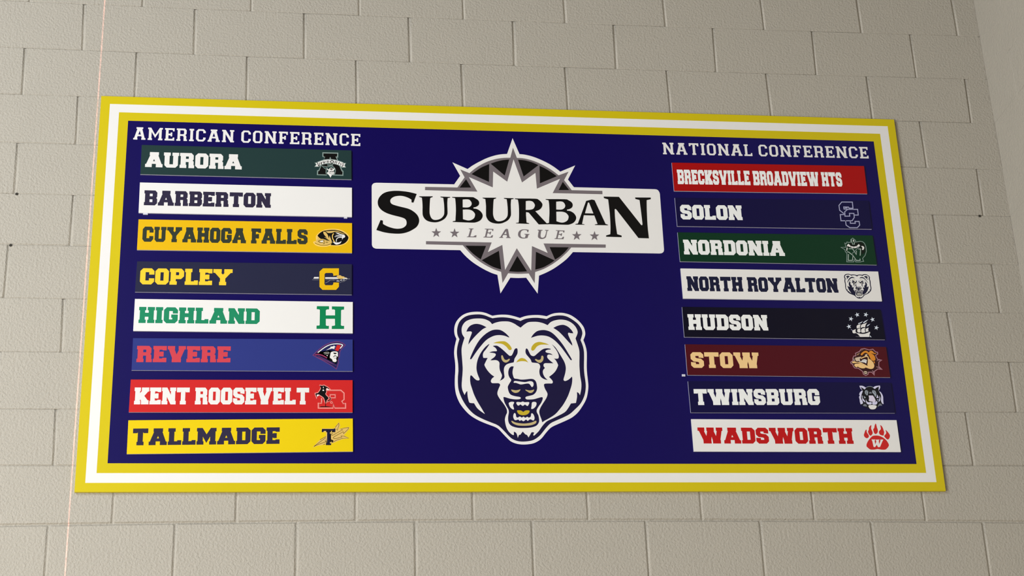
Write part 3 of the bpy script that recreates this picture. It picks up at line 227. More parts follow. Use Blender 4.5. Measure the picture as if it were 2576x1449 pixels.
 ['ink', ["14946 -13780 14 -14 -34 -52 -49 -73 -45 -64 -35 -44 -30 -36 -24 -36 -17 -39 -9 -39 -5 -37 2 -38 8 -36 5 -25 14 -2 21 -2 24 -1 33 1 38 2 26 2 -17 -34 -25 -48 -23 -47 -20 -42 -20 -40 -13 -32 -8 -16 -1 -7 4 -15 11 -32 18 -40 21 -42 25 -43 29 -45 31 -43 34 -41 35 -38 35 -34 38 -30 37 -27 26 -18 -24 -19 -35 -27 -29 -30 -20 -31 -16 -33 -6 -31 3 -28 12 -25 22 -18 35 -7 44 0 45 1 45 0 44 1 36 -6 23 -15 15 -23 4 -27 -9 -33 -19 -38 -20 -43 -20 -48 -21 -54 -14 -48 -6 -39 0 -35 8 -39 18 -46 26 -50 31 -53 37 -53 41 -56 40 -58 38 -62 35 -64 27 -60 16 -53 6 -50 -1 -45 -11 -38 -19 -35 -18 -39 -16 -50 -15 -54 -10 -54 -1 -48 5 -48 9 -52 11 -60 16 -65 19 -59 25 -51 28 -46 31 -41 34 -36 37 -32 31 -23 23 -12 18 -4 11 -2 -20 -74 -138 73 -188 183 -255 293 -258 184 -135 115 -35 66 -51 94 -51 94 -46 84 -46 84 -42 82 -37 77 -32 76 -31 79 -30 93 -28 96 -23 82 -16 57 -11 41 -8 43 -6 50 -4 51 -1 49 2 49 3 47 6 36 10 20 11 9 8 6 14 -11 19 -15 20 -17 16 -20 15 -22 20 -24 27 -26 30 -28 30 -20 29 -10 28 -2 23 3 16 8 10 14 5 16 -2 18 -7 22 -10 26 -13 32 -14 37 -15 44 -13 52 -14 59 -9 59 -4 55 1 56 5 59 9 68 14 72 18 70 23 66 26 64 28 61 29 57 31 53 35 54 40 57 45 57 45 50 48 44 48 38","17233 -13756 32 -28 45 -42 44 -48 38 -55 35 -61 37 -66 39 -72 41 -76 36 -71 32 -61 28 -55 22 -56 18 -58 12 -59 7 -54 2 -46 -2 -42 -7 -46 -10 -55 -13 -60 -16 -57 -18 -55 -20 -54 -14 -43 -6 -31 0 -20 6 -16 12 -13 18 -9 23 -2 28 6 32 13 32 16 29 18 28 21 27 23 28 27 26 29 19 20 4 -16 6 -26 2 -37 -4 -55 -7 -66 -12 -69 -17 -66 -21 -69 -26 -74 -30 -84 -34 -89 -39 -92 -49 -96 -55 -98 -54 -89 -50 -75 -50 -66 -53 -66 -59 -71 -62 -71 -68 -65 -79 -60 -85 -54 -75 -46 -58 -33 -47 -25 -41 -23 -37 -25 -30 -23 -21 -15 -4 23 -5 33 -8 40 -15 46 -17 51 -15 51 -13 50 -10 51 -3 48 6 44 13 41 19 46 26 52 33 56 38 61 44 69 50 73 40 65 26 51 18 43 10 38 4 33 -3 28 -9 33 -19 41 -25 45 -22 45 -16 47 -12 46 -6 39 0 29 7 22 18 16 34 9 45 3 47 2 51 0 53 -2 40 5 21 19 7 25 1 27 -7 23 -14 25 -19 27 -29 36 -35 40 -25 27 41 31 58 45 54 46 43 43 38 46 34 49 33 59 28 63 20 51 6 24 -4 12 -9 21 -14 40 -21 49 -22 44 -25 35 -28 30 -19 20 20 -2 28 -4 28 -2 27 0 28 2 21 8 14 17 9 23 4 28 0 31 -4 36 -9 38 -15 43 -19 45 -23 46 -26 46 -30 45 -28 43 -29 42 -29 39","14142 -13310 15 39 23 55 28 52 32 40 37 37 42 31 51 24 57 19 56 11 55 1 56 -7 51 -11 45 -14 41 -17 39 -19 42 -22 40 -23 28 -16 -34 -15 -48 -24 -50 -30 -48 -39 -50 -46 -50 -49 -50 -50 -50 -53 -49 -53 -44 -51 -43 -52 -43 -53 -46 -61 -46 -63 -32 -44 7 37 10 54 14 57 18 57 23 61 21 56 19 51 18 47 11 37 1 24 -6 14 -11 10 -16 7 -21 2 -26 0 -40 -3 -45 -5","17317 -13119 31 19 44 26 47 25 48 18 51 17 49 12 44 7 41 3 43 -5 48 -15 50 -23 45 -28 40 -33 35 -38 30 -34 22 -28 15 -25 14 -25 12 -28 10 -29 7 -20 -29 2 -40 3 -37 3 -28 8 -25 8 -19 -1 -13 -12 -7 -20 2 -33 14 -49 23 -62 24 -62 23 -61 23 -61 18 -52 7 -41 2 -33 0 -22 -33 37 -48 55 -53 61 -54 66 -59 73 -59 71 -57 68 -57 65 -59 59 -67 54 -70 47","14249 -14344 21 63 36 87 39 90 41 89 45 92 47 88 47 82 50 78 53 73 59 70 62 66 65 59 67 54 70 47 65 37 57 26 53 15 54 10 61 4 62 -2 58 -9 51 -20 48 -26 43 -30 39 -30 34 -32 32 -33 33 -36 30 -36 18 -27 5 -14 -7 -5 -20 3 -34 15 -47 22 -52 19 -57 13 -63 9 -60 5 -55 -1 -54 -5 -54 -10 -54 -16 -54 -22 -56 -28 -60 -35 -62 -41 -62 -52 -62 -63 -62 -73 -62 -77 -64 -82 -63 -86 -60 -84 -56 -85 -53 -83 -40 -62 -24 -30 -12 -8 -10 -1 -15 -3 -12 4","16491 -13503 22 38 35 53 40 49 40 41 45 38 46 30 48 20 50 12 49 9 48 5 47 2 51 -5 58 -12 62 -18 60 -26 54 -33 51 -41 53 -50 57 -63 59 -73 56 -75 53 -74 51 -77 48 -79 46 -81 44 -83 43 -84 49 -92 48 -93 31 -67 3 -28 -13 -4 -14 3 -5 -7 -7 -2 -23 27 -49 76 -64 104 -64 101 -56 86 -55 83 -58 79 -62 76 -64 71 -64 63 -64 53 -65 44 -65 36 -65 25 -65 15 -68 9 -71 3 -73 -4 -74 -11 -81 -24 -81 -30 -59 -21 -25 -9 -3 0","15084 -13861 8 6 12 8 20 6 32 3 39 2 37 -4 30 -11 27 -17 31 -23 39 -30 42 -36 42 -38 42 -41 42 -43 37 -39 34 -33 29 -29 24 -23 18 -14 12 -6 15 -2 20 1 22 6 21 17 21 32 20 43 18 40 14 35 13 34 12 28 12 21 12 15 14 12 18 8 20 5 17 -3 11 -8 9 -14 5 -25 2 -42 -1 -53 -7 -49 -15 -42 -22 -38 -21 -36 -21 -33 -20 -32 -17 -31 -9 -34 -6 -33 -6 -29 -6 -20 -6 -15 -17 -13 -35 -10 -46 -8 -46 -12 -44 -16 -45 -19 -38 -23 -31 -28 -25 -32 -19 -36 -13 -41 -7 -45 -3 -48 1 -51 4 -53 4 -47 4 -37 3 -30 -3 -28 -10 -25 -16 -23 -25 -24 -41 -28 -49 -27 -36 -20 15 22 21 33 19 34 15 38 13 40 6 36 -1 26 -7 22 -10 28 -16 40 -19 46 -15 46 -7 44 -4 44 -2 45 3 46 5 47 0 40 -7 31 -12 24 -18 21 -25 18 -30 14 -33 8 -35 2 -38 -3 -35 -4 -34 -1 -33 -2 -23 -1 8 10 12 14 18 18 27 20 34 23 30 25 27 28 24 31 15 27 5 23 -2 19 -10 16 -16 12 -23 8 -32 8 -50 6 -58 5 -42 4 20 10 29 14 31 11 29 8 31 5 30 4 33 1 32 0 25 4 14 7 7 10 -2 17 -10 29 -18 35 -23 32 -30 24 -36 21","16273 -13965 8 18 9 11 12 4 13 -3 15 -10 15 -19 17 -33 16 -41 17 -41 16 -38 16 -37 18 -29 22 -20 24 -12 25 -6 21 -4 23 1 28 14 40 31 47 44 45 41 39 35 37 33 36 30 37 25 36 21 39 17 42 10 43 6 42 1 43 -6 42 -9 29 -7 -7 -27 -24 0 -34 -1 -33 -4 -31 -9 -30 -11 -22 -14 -11 -15 -4 -17 4 -16 10 -14 17 -12 25 -12 38 -8 47 -8 41 -11 34 -20 29 -24 19 -16 -33 7 -46 9 -41 5 -30 -1 -25 -6 -18 -13 -14 -24 -7 -31 2 -32 12 -29 22 -30 31 -36 49 -47 59 -52 43 -36 -48 0 -66 1 -62 0 -48 1 -43 1 -35 -3 -25 -9 -16 -13 -11 -17 -8 -23 -2 -27 3 -26 13 -26 19 -25 13 -17 -20 -22 -28 -31 -22 -32 -10 -31 -4 -32 1 -32 4 -32 8 -32 11 -31 13 -32 16 -31 20 -31 32 -35 36 -35 25 -24 -35 8 -49 12 -47 16 -39 21 -36 25 -30 29 -22 34 -16 37 -11 42 -5 50 -1 53 4 49 10 42 13 38 9 35 1 35 -5 32 -10 28 -16 23 -23 19 -31 15 -45 8 -53 5 -45 4 -31 3 -22 4 -18 11 -13 26 -8 35 -12 35 -19 31 -23 30 -26 33 -29 38 -32 39 -24 37 -14 33 -7 32 -3 31 1 34 5 35","15815 -14634 -23 3 -34 4 -32 -4 -27 -16 -26 -23 -21 -28 -18 -34 -13 -40 -9 -41 -5 -43 0 -46 3 -43 9 -40 13 -38 15 -36 22 -31 24 -29 10 -34 -15 -42 -30 -46 -28 -44 -22 -40 -21 -37 -14 -37 -5 -37 3 -37 7 -39 9 -44 14 -47 17 -40 18 -30 21 -24 29 -20 41 -18 49 -15 51 -13 56 -10 59 -8 44 -9 23 -11 9 -13 3 -13 -1 -13 -8 -14 -20 -11 -34 -8 -45 -6 -55 -2 -65 3 -74 8 -74 12 -77 22 -77 26 -57 15 -26 0 -7 -13 0 -24 3 -42 10 -54 14 -54 19 -50 23 -50 23 -48 24 -46 25 -43 18 -41 10 -37 4 -35 0 -40 -8 -47 -12 -51 -9 -50 -5 -51 -2 -50 2 -48 6 -46 11 -43 19 -40 26 -35 33 -30 44 -27 56 -22 67 -19 69 -13 68 -7 70 -2 74 1 82 3 86 6 81 11 73 17 68 22 57 27 41 34 30 39 22 39 15 35 6 35 2 41 -3 54 -7 60 -10 53 -16 42 -19 36 -13 34 -7 31 -2 29 7 33 18 41 27 45 29 45 31 43 33 44 31 45 26 52 23 53 14 45 5 33 -5 24 -18 13 -38 -3 -52 -15 -55 -16 -51 -16 -53 -18 -58 -14 -73 -8 -79 -4 -63 1 -36 6 -21 9 -13 12 -9 15 -2 17 4 15 5 13 11 11 30 14 63 17 83 19 71 22 47 28 35 32 29 35 25 42 18 45 13 46 5 43 -1 43 -4 46 -6 51 -9 54 -15 46 -21 35 -26 28 -30 21 -31 12 -35 5 -41 1 -49 -5 -56 -8 -57 -8 -60 -6 -62 -4 -58 -1 -51 6 -47 11 -44 10 -40 3 -37 3 -30 12 -19 28 -12 37 -9 38 -8 37 -5 39 -1 38 1 38 5 37 7 39 13 44 16 45"]],
 ['cream', ["15788 -15227 6 13 11 15 17 10 21 4 27 -1 32 -2 36 -5 42 -6 47 -7 56 -8 62 -7 60 -2 57 10 56 16 50 10 42 -2 37 -7 27 -15 18 -24 8 -30 3 -31 -2 -30 -8 -31 -11 -24 -15 -17 -17 -10 -16 -2 -13 12 -11 22 -13 23 -15 23 -16 24 -20 18 -23 9 -27 2 -39 -2 -63 -11 -74 -16 -62 -9 -37 3 -25 9 -26 11 -36 13 -37 14 -33 10 -26 2 -21 -3 -16 1 -10 6 -4 11","15853 -16006 8 13 15 10 23 5 35 -1 42 -5 38 -2 28 8 22 11 23 6 21 -6 21 -10 28 -8 41 1 47 5 37 1 21 -4 12 -8 5 -12 -3 -19 -10 -24 -11 -23 -11 -22 -13 -21 -14 -13 -17 0 -18 8 -18 10 -15 12 -13 15 -15 6 -15 -7 -15 -14 -16 -13 -15 -8 -15 -6 -15 -1 -14 8 -15 13 -14 12 -12 10 -11 7 -12 2 -14 -10 -16 -16 -16 -12 -15 -5 -15 0 -14 5 -13 11 -11 17 -10 18 -9 19 -7 20","15586 -16018 18 18 27 14 28 10 30 4 33 0 26 -3 16 -5 10 -8 5 -9 -1 -10 -7 -12 -8 -16 -10 -21 -13 -26 -6 -28 5 -31 10 -33 8 -29 4 -22 2 -18 -4 -12 -11 -7 -17 0 -20 7 -25 17 -28 25 -25 28 -17 30 -14 32 -10 31 -7 27 -4 26","16415 -16002 17 20 22 9 24 4 28 1 29 -4 23 -10 14 -16 6 -23 1 -26 -7 -30 -12 -33 -17 -31 -23 -28 -26 -26 -26 -21 -23 -13 -22 -7 -18 -3 -13 2 -9 6 -4 14 3 25 8 33 7 36 4 42 4 45","15729 -16482 8 27 10 27 11 20 12 11 13 2 11 -3 10 -10 8 -15 7 -21 4 -30 3 -35 7 -28 15 -16 19 -10 19 -1 18 9 19 16 17 12 16 2 14 -2 14 -5 14 -11 14 -14 15 -6 20 10 22 18 22 9 20 -11 20 -20 20 -11 25 9 25 18 23 11 18 -8 16 -16 18 -8 25 5 26 13 22 20 10 32 5 40 7 30 10 17 12 7 14 -1 17 -12 18 -21 16 -26 13 -34 10 -41 4 -37 -4 -32 -10 -30 -12 -21 -13 -11 -15 -2 -17 3 -22 11 -25 16 -23 10 -19 0 -17 -6 -17 -9 -19 -15 -18 -18 -18 -9 -19 13 -19 23 -23 10 -28 -16 -32 -29 -31 -16 -28 9 -26 20 -24 13 -20 -8 -17 -17 -17 -7 -16 13 -16 22 -20 15 -28 -5 -33 -13 -28 -7 -21 2 -17 7 -14 15 -14 23 -11 30 -8 30 -2 25 1 25"]],
 ['gold', ["15869 -16304 13 10 23 3 26 0 29 -1 31 -3 29 -8 27 -16 25 -20 17 -14 18 15 27 20 28 16 30 8 31 5 29 1 27 -3 25 -7 14 -12 1 -22 -11 -27 -16 -26 -22 -24 -28 -23 -33 -19 -38 -13 -44 -8 -43 -4 -43 3 -43 8 -37 13 -29 17 -22 23 -18 24 -14 29 -9 31","15100 -13744 34 15 49 21 54 18 59 12 64 9 58 4 46 2 40 -2 40 -11 43 -25 42 -34 38 -36 31 -38 26 -40 20 -36 13 -30 6 -26 0 -21 -9 -17 -15 -14 -17 -8 -19 -4 -21 1 -23 12 -26 31 -28 43 -32 40 -38 35 -41 33 -44 27 -44 16 -46 10 -53 6 -72 5 -79 1","16473 -13943 5 28 9 33 17 35 28 40 36 42 40 35 47 26 52 19 49 11 43 2 40 -6 43 -10 48 -11 49 -14 46 -15 44 -19 39 -20 28 -14 -55 3 -77 4 -71 0 -54 -3 -48 -6 -44 -12 -41 -18 -37 -22 -34 -29 -31 -38 -29 -44 -26 -34 -24 -20 -22 -11 -19 -5 -18 3 -15 10 -11 12 -7 12 -2 15","15907 -14479 15 24 21 33 25 32 29 28 32 26 32 20 30 10 29 2 31 -4 35 -9 37 -17 34 -24 35 -40 32 -48 22 -35 -22 13 -32 19 -38 15 -45 7 -51 4 -47 0 -39 -4 -36 -7 -34 -9 -36 -12 -35 -14"]],
 ['tan', ["15688 -15511 11 -2 16 -3 23 -4 34 -6 41 -8 40 -4 39 4 37 8 32 8 25 8 20 8 13 6 -2 -13 -3 -17 -9 -20 -17 -22 -22 -24 -26 -20 -34 -14 -38 -9 -36 -2 -33 6 -30 13 -25 14 -19 14 -14 16 -10 16 -7 18 -4 17","16194 -15506 17 -5 26 -7 28 -6 28 -6 30 -6 30 -3 31 3 31 6 28 7 29 8 26 9 18 7 -4 -16 -6 -23 -10 -22 -15 -21 -19 -20 -22 -16 -28 -11 -31 -6 -31 1 -31 13 -30 21 -27 18 -21 14 -17 12 -14 11 -9 14 -4 14","15650 -16696 6 9 15 -1 24 -7 26 -15 34 -21 53 -19 82 -16 100 -14 100 -5 94 6 93 15 80 17 64 24 52 26 38 16 24 2 10 -9 2 -15 -3 -23 -11 -29 -26 -28 -45 -24 -59 -24 -68 -18 -78 -11 -86 -6 -85 -3 -80 1 -79 5 -70 11 -62 20 -53 26 -42 27 -28 30 -16 31","15377 -14225 13 15 20 2 16 -7 10 -16 6 -24 9 -27 11 -29 13 -32 18 -24 24 -13 28 -6 28 1 26 12 26 20 21 13 18 0 14 -6 4 -13 -11 -24 -21 -32 -25 -27 -28 -20 -32 -17 -31 -8 -31 3 -31 12 -27 19 -24 25 -21 33 -15 36 -8 46 -3 51","16593 -14364 3 15 14 11 18 4 23 -10 28 -18 29 -10 31 2 34 9 26 19 15 36 8 45 9 34 15 17 17 6 14 -3 13 -11 12 -20 5 -26 0 -35 -7 -42 -12 -38 -21 -34 -27 -31 -28 -22 -30 -12 -31 -3 -30 4 -28 14 -27 21 -24 22 -21 20 -19 20"]],
],
'e_A': [
 ['sage', ["8932 -6205 591 1 -4 -208 -48 2 205 -528 40 -25 -3 -205 -385 6 -37 42 -174 -5 -18 -44 -363 3 9 201 51 7 171 410 49 134 -41 3 -42 23"]],
 ['black', ["8969 -6251 515 5 -6 -123 -58 -1 52 -122 0 -21 176 -467 34 -15 -6 -129 -339 0 -261 -7 -297 2 4 124 41 17 188 535 22 61 -41 11 -20 10"]],
 ['sage', ["9223 -6390 -41 -110 92 2","8724 -6623 40 18 56 25 55 24 45 19 44 17 48 15 58 10 63 8 63 4 63 -1 63 -4 58 -7 48 -9 43 -11 47 -15 62 -21 66 -24 47 -17 51 -38 69 2 -44 -100 39 -95 -160 -2 -26 22 -37 31 -39 27 -38 20 -39 16 -42 13 -45 8 -47 5 -46 4 -46 2 -46 1 -46 -2 -46 -6 -47 -9 -44 -10 -46 -14 -43 -15 -30 -11 -64 -74 -187 -8 58 103 -58 81 85 -8"]],
 ['ivory', ["8747 -6643 33 16 47 23 48 22 44 18 44 18 49 15 58 11 63 8 63 4 63 -1 63 -5 58 -7 49 -9 43 -11 46 -14 57 -20 58 -22 41 -16 42 -38 64 7 -36 -84 37 -72 -115 -3 -19 17 -29 24 -35 24 -44 21 -52 20 -51 17 -50 10 -49 7 -48 4 -47 3 -45 1 -46 -2 -46 -5 -46 -8 -45 -10 -49 -14 -47 -17 -32 -11 -64 -75 -146 -9 54 84 -56 61 64 -8"]],
 ['black', ["8748 -6641 25 -130 24 19 -22 118","8773 -6771 41 -33 16 25 -33 27","8834 -6794 30 167 -23 5 -31 -167","8910 -6720 17 105 -30 6 -18 -105","8954 -6570 1 -68 25 13 0 56","8955 -6638 39 -43 2 38 -16 18","8994 -6681 50 44 -25 15 -23 -21","9044 -6637 4 74 -25 2 -4 -61","9098 -6544 1 -104 31 0 -1 104","9157 -6543 5 -104 24 2 -5 104","9403 -6548 -18 -110 27 -5 18 110","9460 -6553 -13 -115 24 -3 13 115","9551 -6589 -27 -105 26 -8 27 105","9607 -6634 1 -104 24 1 -1 104","9680 -6644 9 -86 27 -10 -10 100","9689 -6730 -41 -48 18 -20 50 58","9249 -6593 16 29 -18 27 -30 -55","9265 -6564 26 9 3 33 -47 -15","9291 -6555 32 -15 22 24 -51 24","9323 -6570 10 -28 31 -3 -19 55","9333 -6598 -16 -26 17 -26 30 49","9317 -6624 -28 -11 -1 -33 46 18","9289 -6635 -27 14 -20 -25 46 -22","9262 -6621 -13 28 -32 1 25 -54"]],
 ['sage', ["9115 -6716 220 7 0 -37 -220 -6"]],
 ['black', ["9160 -6680 147 0 -4 -27 -143 -2"]],
 ['sage', ["8904 -6763 20 -5 29 -7 34 -7 36 -8 41 -7 42 -2 46 12 48 18 43 10 38 -3 33 -11 31 -19 29 -26 26 -34 18 -36 10 -40 3 -43 -3 -41 -9 -43 -15 -41 -21 -32 -30 -11 -36 -1 -30 -11 -17 -36 -11 -46 -11 -27 -12 5 -12 24 -15 26 -15 24 -18 24 -22 23 -33 20 -37 17 -26 12 10 176 -24 11 -34 17 -32 21 -28 33 -27 37"]],
 ['forest', ["8936 -6790 20 -4 29 -6 29 -7 28 -8 30 -9 34 -3 45 11 49 17 44 9 33 -3 29 -11 25 -16 24 -22 22 -27 16 -31 9 -36 3 -39 -2 -38 -8 -36 -12 -33 -18 -25 -27 -14 -32 -6 -33 -4 -30 -5 -31 -2 -30 5 -36 19 -36 26 -25 19 11 166 -30 17 -43 23 -36 22 -23 20 -17 18"]],
 ['ivory', ["9093 -6846 10 -14 16 -20 15 -17 14 -11 14 -8 14 0 11 13 11 22 14 18 21 12 25 9 23 2 20 -14 18 -21 12 -16 60 33 -2 -17 -2 -24 -5 -22 -11 -14 -14 -12 -7 -16 7 -21 13 -25 8 -26 -2 -27 -8 -27 -13 -24 -18 -13 -24 -9 -21 -16 -20 -34 -18 -42 -12 -30 -15 27 -21 39 -24 37 -29 33 -32 31 -22 22 22 21 29 30 17 28 -9 21 -23 19 -19 21 -11 29 -7 31"]],
 ['black', ["9217 -6884 16 7 25 4 23 -1 18 -6 16 -11 7 -11 -4 -9 -13 -9 -15 -5 -18 -2 -20 2 -17 5 -12 11 -8 14","9203 -7028 70 41 -1 23 -77 -46","9273 -6987 52 -23 5 20 -58 26","9325 -7010 43 -4 2 21 -40 3"]],
 ['forest', ["9160 -7057 112 -54 2 13 -109 53","9272 -7111 84 18 -2 12 -80 -17"]],
 ['black', ["9219 -7041 72 17 0 15 -75 -18","9291 -7024 63 -13 2 14 -65 14"]],
],
'e_tiger': [
 ['palegold', ["8720 -9685 9 22 15 33 21 36 30 37 37 40 40 35 45 29 49 25 50 22 49 17 51 14 53 10 58 8 61 5 61 2 61 0 60 -3 60 -8 62 -16 62 -20 57 -25 51 -30 45 -33 40 -35 34 -35 27 -37 20 -36 11 -33 4 -33 -4 -34 -9 -38 -16 -40 -21 -38 -27 -36 -33 -35 -39 -31 -50 -28 -56 -24 -56 -20 -52 -13 -51 -9 -59 -5 -74 2 -81 7 -70 1 -46 -10 -34 -15 -36 -12 -43 -7 -45 -5 -47 -1 -50 1 -53 3 -49 7 -46 13 -43 16 -37 20 -32 28 -27 32 -18 28 -8 22 0 17 1 11 46 23 41 -11 4 20 6 28 2 32 -2 38 -5 42"]],
 ['black', ["8782 -9639 18 26 25 36 30 35 33 30 36 29 38 23 38 17 39 11 49 10 67 12 77 10 72 6 63 1 59 -3 59 -8 62 -13 62 -17 57 -22 50 -25 45 -30 41 -32 36 -35 32 -37 22 -34 12 -27 4 -25 -5 -28 -12 -36 -19 -40 -24 -37 -29 -34 -32 -31 -38 -27 -44 -24 -49 -19 -51 -15 -52 -10 -54 -5 -56 -4 -65 -1 -68 1 -47 1 14 30 17 42 4 36 -18 21 -31 14 -32 13 -28 13 -28 12 -34 13 -44 16 -48 17 -43 12 -34 3 -28 -1 -19 -2 -19 15 -28 21 -26 22 -22 26 -20 28"]],
 ['straw', ["8777 -9684 18 -16 26 -23 27 -19 26 -15 27 -11 19 -8 -135 -18","8989 -9474 73 -3 20 -24 29 -34 23 -31 12 -20 7 -16 9 -23 14 -41 16 -47 11 -34 17 123 8 -22 11 -31 13 -36 16 -43 18 -46 12 -40 5 -28 0 -21 -5 -21 -8 -25 -14 -26 -22 -20 -34 -14 -43 -9 -49 -5 -57 2 -64 7 -58 7 -51 7 -45 8 -39 12 -34 20 -29 24 -19 24 -7 26 2 27 9 22 12 17 20 12 35 8 69 2 85 -3 62 -2 46 -7 64 -12 52 -15 28 -23 16 -27 10 -19 -2 15 -4 21 -12 24 -24 25 -33 27 -33 26 -38 24 -39 23 -27 15 103 -22 -16 17 -24 24 -23 27 -22 29 -21 30 -16 30 -9 32 -4 31"]],
 ['olive', ["9032 -9797 -160 -14 7 -25 154 13","8872 -9811 -81 -51 44 -2 44 28","8791 -9862 81 -60 8 25 -45 33","8872 -9922 111 -5 1 26 -104 4","9073 -9851 99 2 0 24 -99 -2","9074 -9921 94 2 0 24 -94 -2","9008 -9810 10 -137 23 -21 -11 160","9018 -9947 -35 -5 2 -24 56 8"]],
 ['cream', ["8876 -9862 71 32 54 -4 -35 -66 -72 9"]],
 ['olive', ["8683 -9935 27 -19 11 19 -28 19","8710 -9954 42 -26 9 20 -40 25","8752 -9980 50 -23 6 21 -47 22","8802 -10003 59 -17 4 21 -57 17","8861 -10020 67 -13 2 22 -65 12","8928 -10033 65 -6 1 22 -64 6","8993 -10039 64 2 -1 22 -62 -2","9057 -10037 63 10 -3 21 -61 -9","9120 -10027 56 14 -6 21 -53 -14","9176 -10013 47 19 -8 20 -45 -18","9223 -9994 41 24 -11 19 -38 -23","9264 -9970 32 24 -13 17 -30 -22","9296 -9946 23 26 -15 14 -21 -23","9319 -9920 15 26 -17 11 -13 -23","9334 -9894 9 17 -17 11 -9 -17"]],
 ['straw', ["9079 -9459 34 4 48 4 54 5 58 5 63 5 59 1 48 -1 44 -4 43 -9 46 -16 45 -20 45 -21 50 -20 51 -21 35 -14 -35 6 -51 8 -50 11 -46 16 -46 19 -43 14 -40 8 -36 5 -33 0 -27 -5 -23 -8 -22 -9 -19 -8 -19 -7 -25 -6 -37 -4 -43 -3 -37 2 -25 8 -18 11 -16 12 -14 12 -10 12"]],
 ['ivory', ["9430 -9501 26 -3 38 -5 37 -8 30 -12 28 -15 32 -13 40 -9 43 -7 35 -9 23 -14 15 -17 9 -18 0 -21 -7 -22 -11 -18 -15 -9 -19 -6 -18 -11 -16 -23 -15 -28 -11 -20 0 20 0 28 -3 27 -6 21 -8 20 -8 19 -4 17 -3 17 -12 15 -27 13 -36 12 -36 15 -37 22 -38 24","9407 -9682 125 25 -1 20 -127 -25","9532 -9657 134 -7 1 20 -136 7","9436 -9618 140 -7 1 18 -140 7","9576 -9625 108 -10 1 18 -108 10","9339 -9866 21 -7 31 -9 33 -7 36 -6 38 -4 34 0 31 6 28 11 22 12 17 13 13 14 8 10 -4 -19 -6 -28 -10 -25 -13 -18 -17 -14 -23 -14 -33 -16 -39 -14 -36 -5 -30 10 -28 19 -23 22 -21 24 -18 26"]],
 ['cream', ["9686 -9679 -21 2 -2 -30 21 -2","9665 -9677 -31 2 -1 -30 30 -2","9634 -9675 -31 -1 1 -30 29 1","9603 -9676 -30 -4 5 -29 26 3","9573 -9680 -30 -7 8 -29 27 7","9543 -9687 -26 -12 12 -27 22 10","9517 -9699 -23 -16 17 -24 18 13","9494 -9715 -19 -21 21 -18 15 15","9475 -9736 -15 -27 26 -11 10 20","9460 -9763 -6 -38 27 -3 5 30","9454 -9801 -2 -40 27 0 2 37","9452 -9841 -1 -27 27 -1 1 28"]],
 ['palegold', ["9355 -9530 -13 -20 27 -21 12 20","9342 -9550 -19 -30 29 -17 17 26","9323 -9580 -13 -37 32 -9 10 29","9310 -9617 -4 -41 32 0 4 32","9306 -9658 2 -43 32 6 -2 37","9308 -9701 10 -47 31 13 -9 40","9318 -9748 23 -55 29 17 -21 51","9341 -9803 30 -57 28 19 -29 55","9371 -9860 21 -39 28 19 -21 39"]],
],
'e_C': [
 ['amber', ["8992 -10939 573 11 0 -270 -201 -33 0 73 -36 44 -237 -8 -39 -42 -4 -391 38 -48 240 4 35 40 11 70 196 0 -1 -169 -102 -121 -484 -8 -108 116 -5 600"]],
 ['ivory', ["8683 -11288 162 3 1 -64 -198 -4","9073 -11291 403 8 72 -63 -474 -5"]],
 ['steel', ["8609 -11409 231 4 0 20 -231 -5","9085 -11402 463 24 -1 16 -463 -24"]],
 ['straw', ["9476 -11275 35 61 107 14 54 -40 72 -9 35 -38 63 -9 47 -45 -341 -6"]],
 ['ivory', ["9708 -11318 125 17 54 -40 -170 -3"]],
 ['steel', ["9887 -11352 72 3 -1 22 -71 -3","9085 -11531 31 16 -9 21 -30 -16","9116 -11515 42 22 -9 21 -42 -22","9158 -11493 40 24 -12 19 -37 -22","9198 -11469 25 24 -15 17 -22 -22","9223 -11445 19 23 -13 18 -21 -24","9242 -11422 24 14 -6 23 -31 -19","9266 -11408 44 3 0 24 -50 -4","9310 -11405 55 -4 1 24 -56 4","9365 -11409 39 -3 2 24 -40 3"]],
 ['ivory', ["9488 -11449 42 12 0 26 -47 -13","9530 -11437 51 -13 5 25 -56 14","9612 -11413 71 11 -3 26 -71 -12","9710 -11405 62 11 -3 21 -62 -11"]],
 ['steel', ["9598 -11512 60 44 -6 19 -64 -47","9658 -11468 89 12 -6 19 -89 -12","9747 -11456 74 54 -11 16 -69 -51","9821 -11402 35 30 -10 15 -36 -29"]],
],
'e_H': [
 ['green', ["8787 -12426 431 5 3 -125 -21 0 -29 0 -25 -4 -17 -9 -14 -14 -9 -9 2 -197 326 5 -1 202 -7 8 -12 12 -16 8 -25 2 -29 -1 -21 -2 -3 119 438 -1 -6 -121 -20 0 -28 -2 -23 -4 -14 -7 -10 -10 -7 -7 -5 -567 7 -8 11 -12 16 -8 26 -2 32 1 23 2 -4 -122 -436 -6 5 117 22 2 32 4 27 4 15 7 9 8 6 5 -5 247 -322 -5 2 -247 9 -8 13 -11 17 -7 24 0 26 4 19 3 -2 -120 -437 -6 4 126 24 1 34 0 27 3 13 7 5 8 4 7 4 570 -4 9 -5 11 -14 9 -28 4 -36 3 -26 1"]],
],
'e_hat': [
 ['plum', ["8645 -14313 18 21 27 31 31 35 35 36 40 40 46 44 55 51 62 57 65 52 72 45 76 40 70 32 64 23 58 15 54 11 46 7 42 3 43 -3 50 -8 51 -13 49 -19 48 -31 45 -37 32 -27 -29 -28 -40 -40 -38 -44 -33 -42 -31 -45 -23 -51 -12 -63 -4 -69 -8 -57 -19 -35 -23 -24 -12 -26 7 -40 17 -42 13 -31 -89 -303 -39 33 -58 48 -68 51 -80 52 -91 55 -91 54 -92 52 -91 50 -80 45 -68 39 -58 33"]],
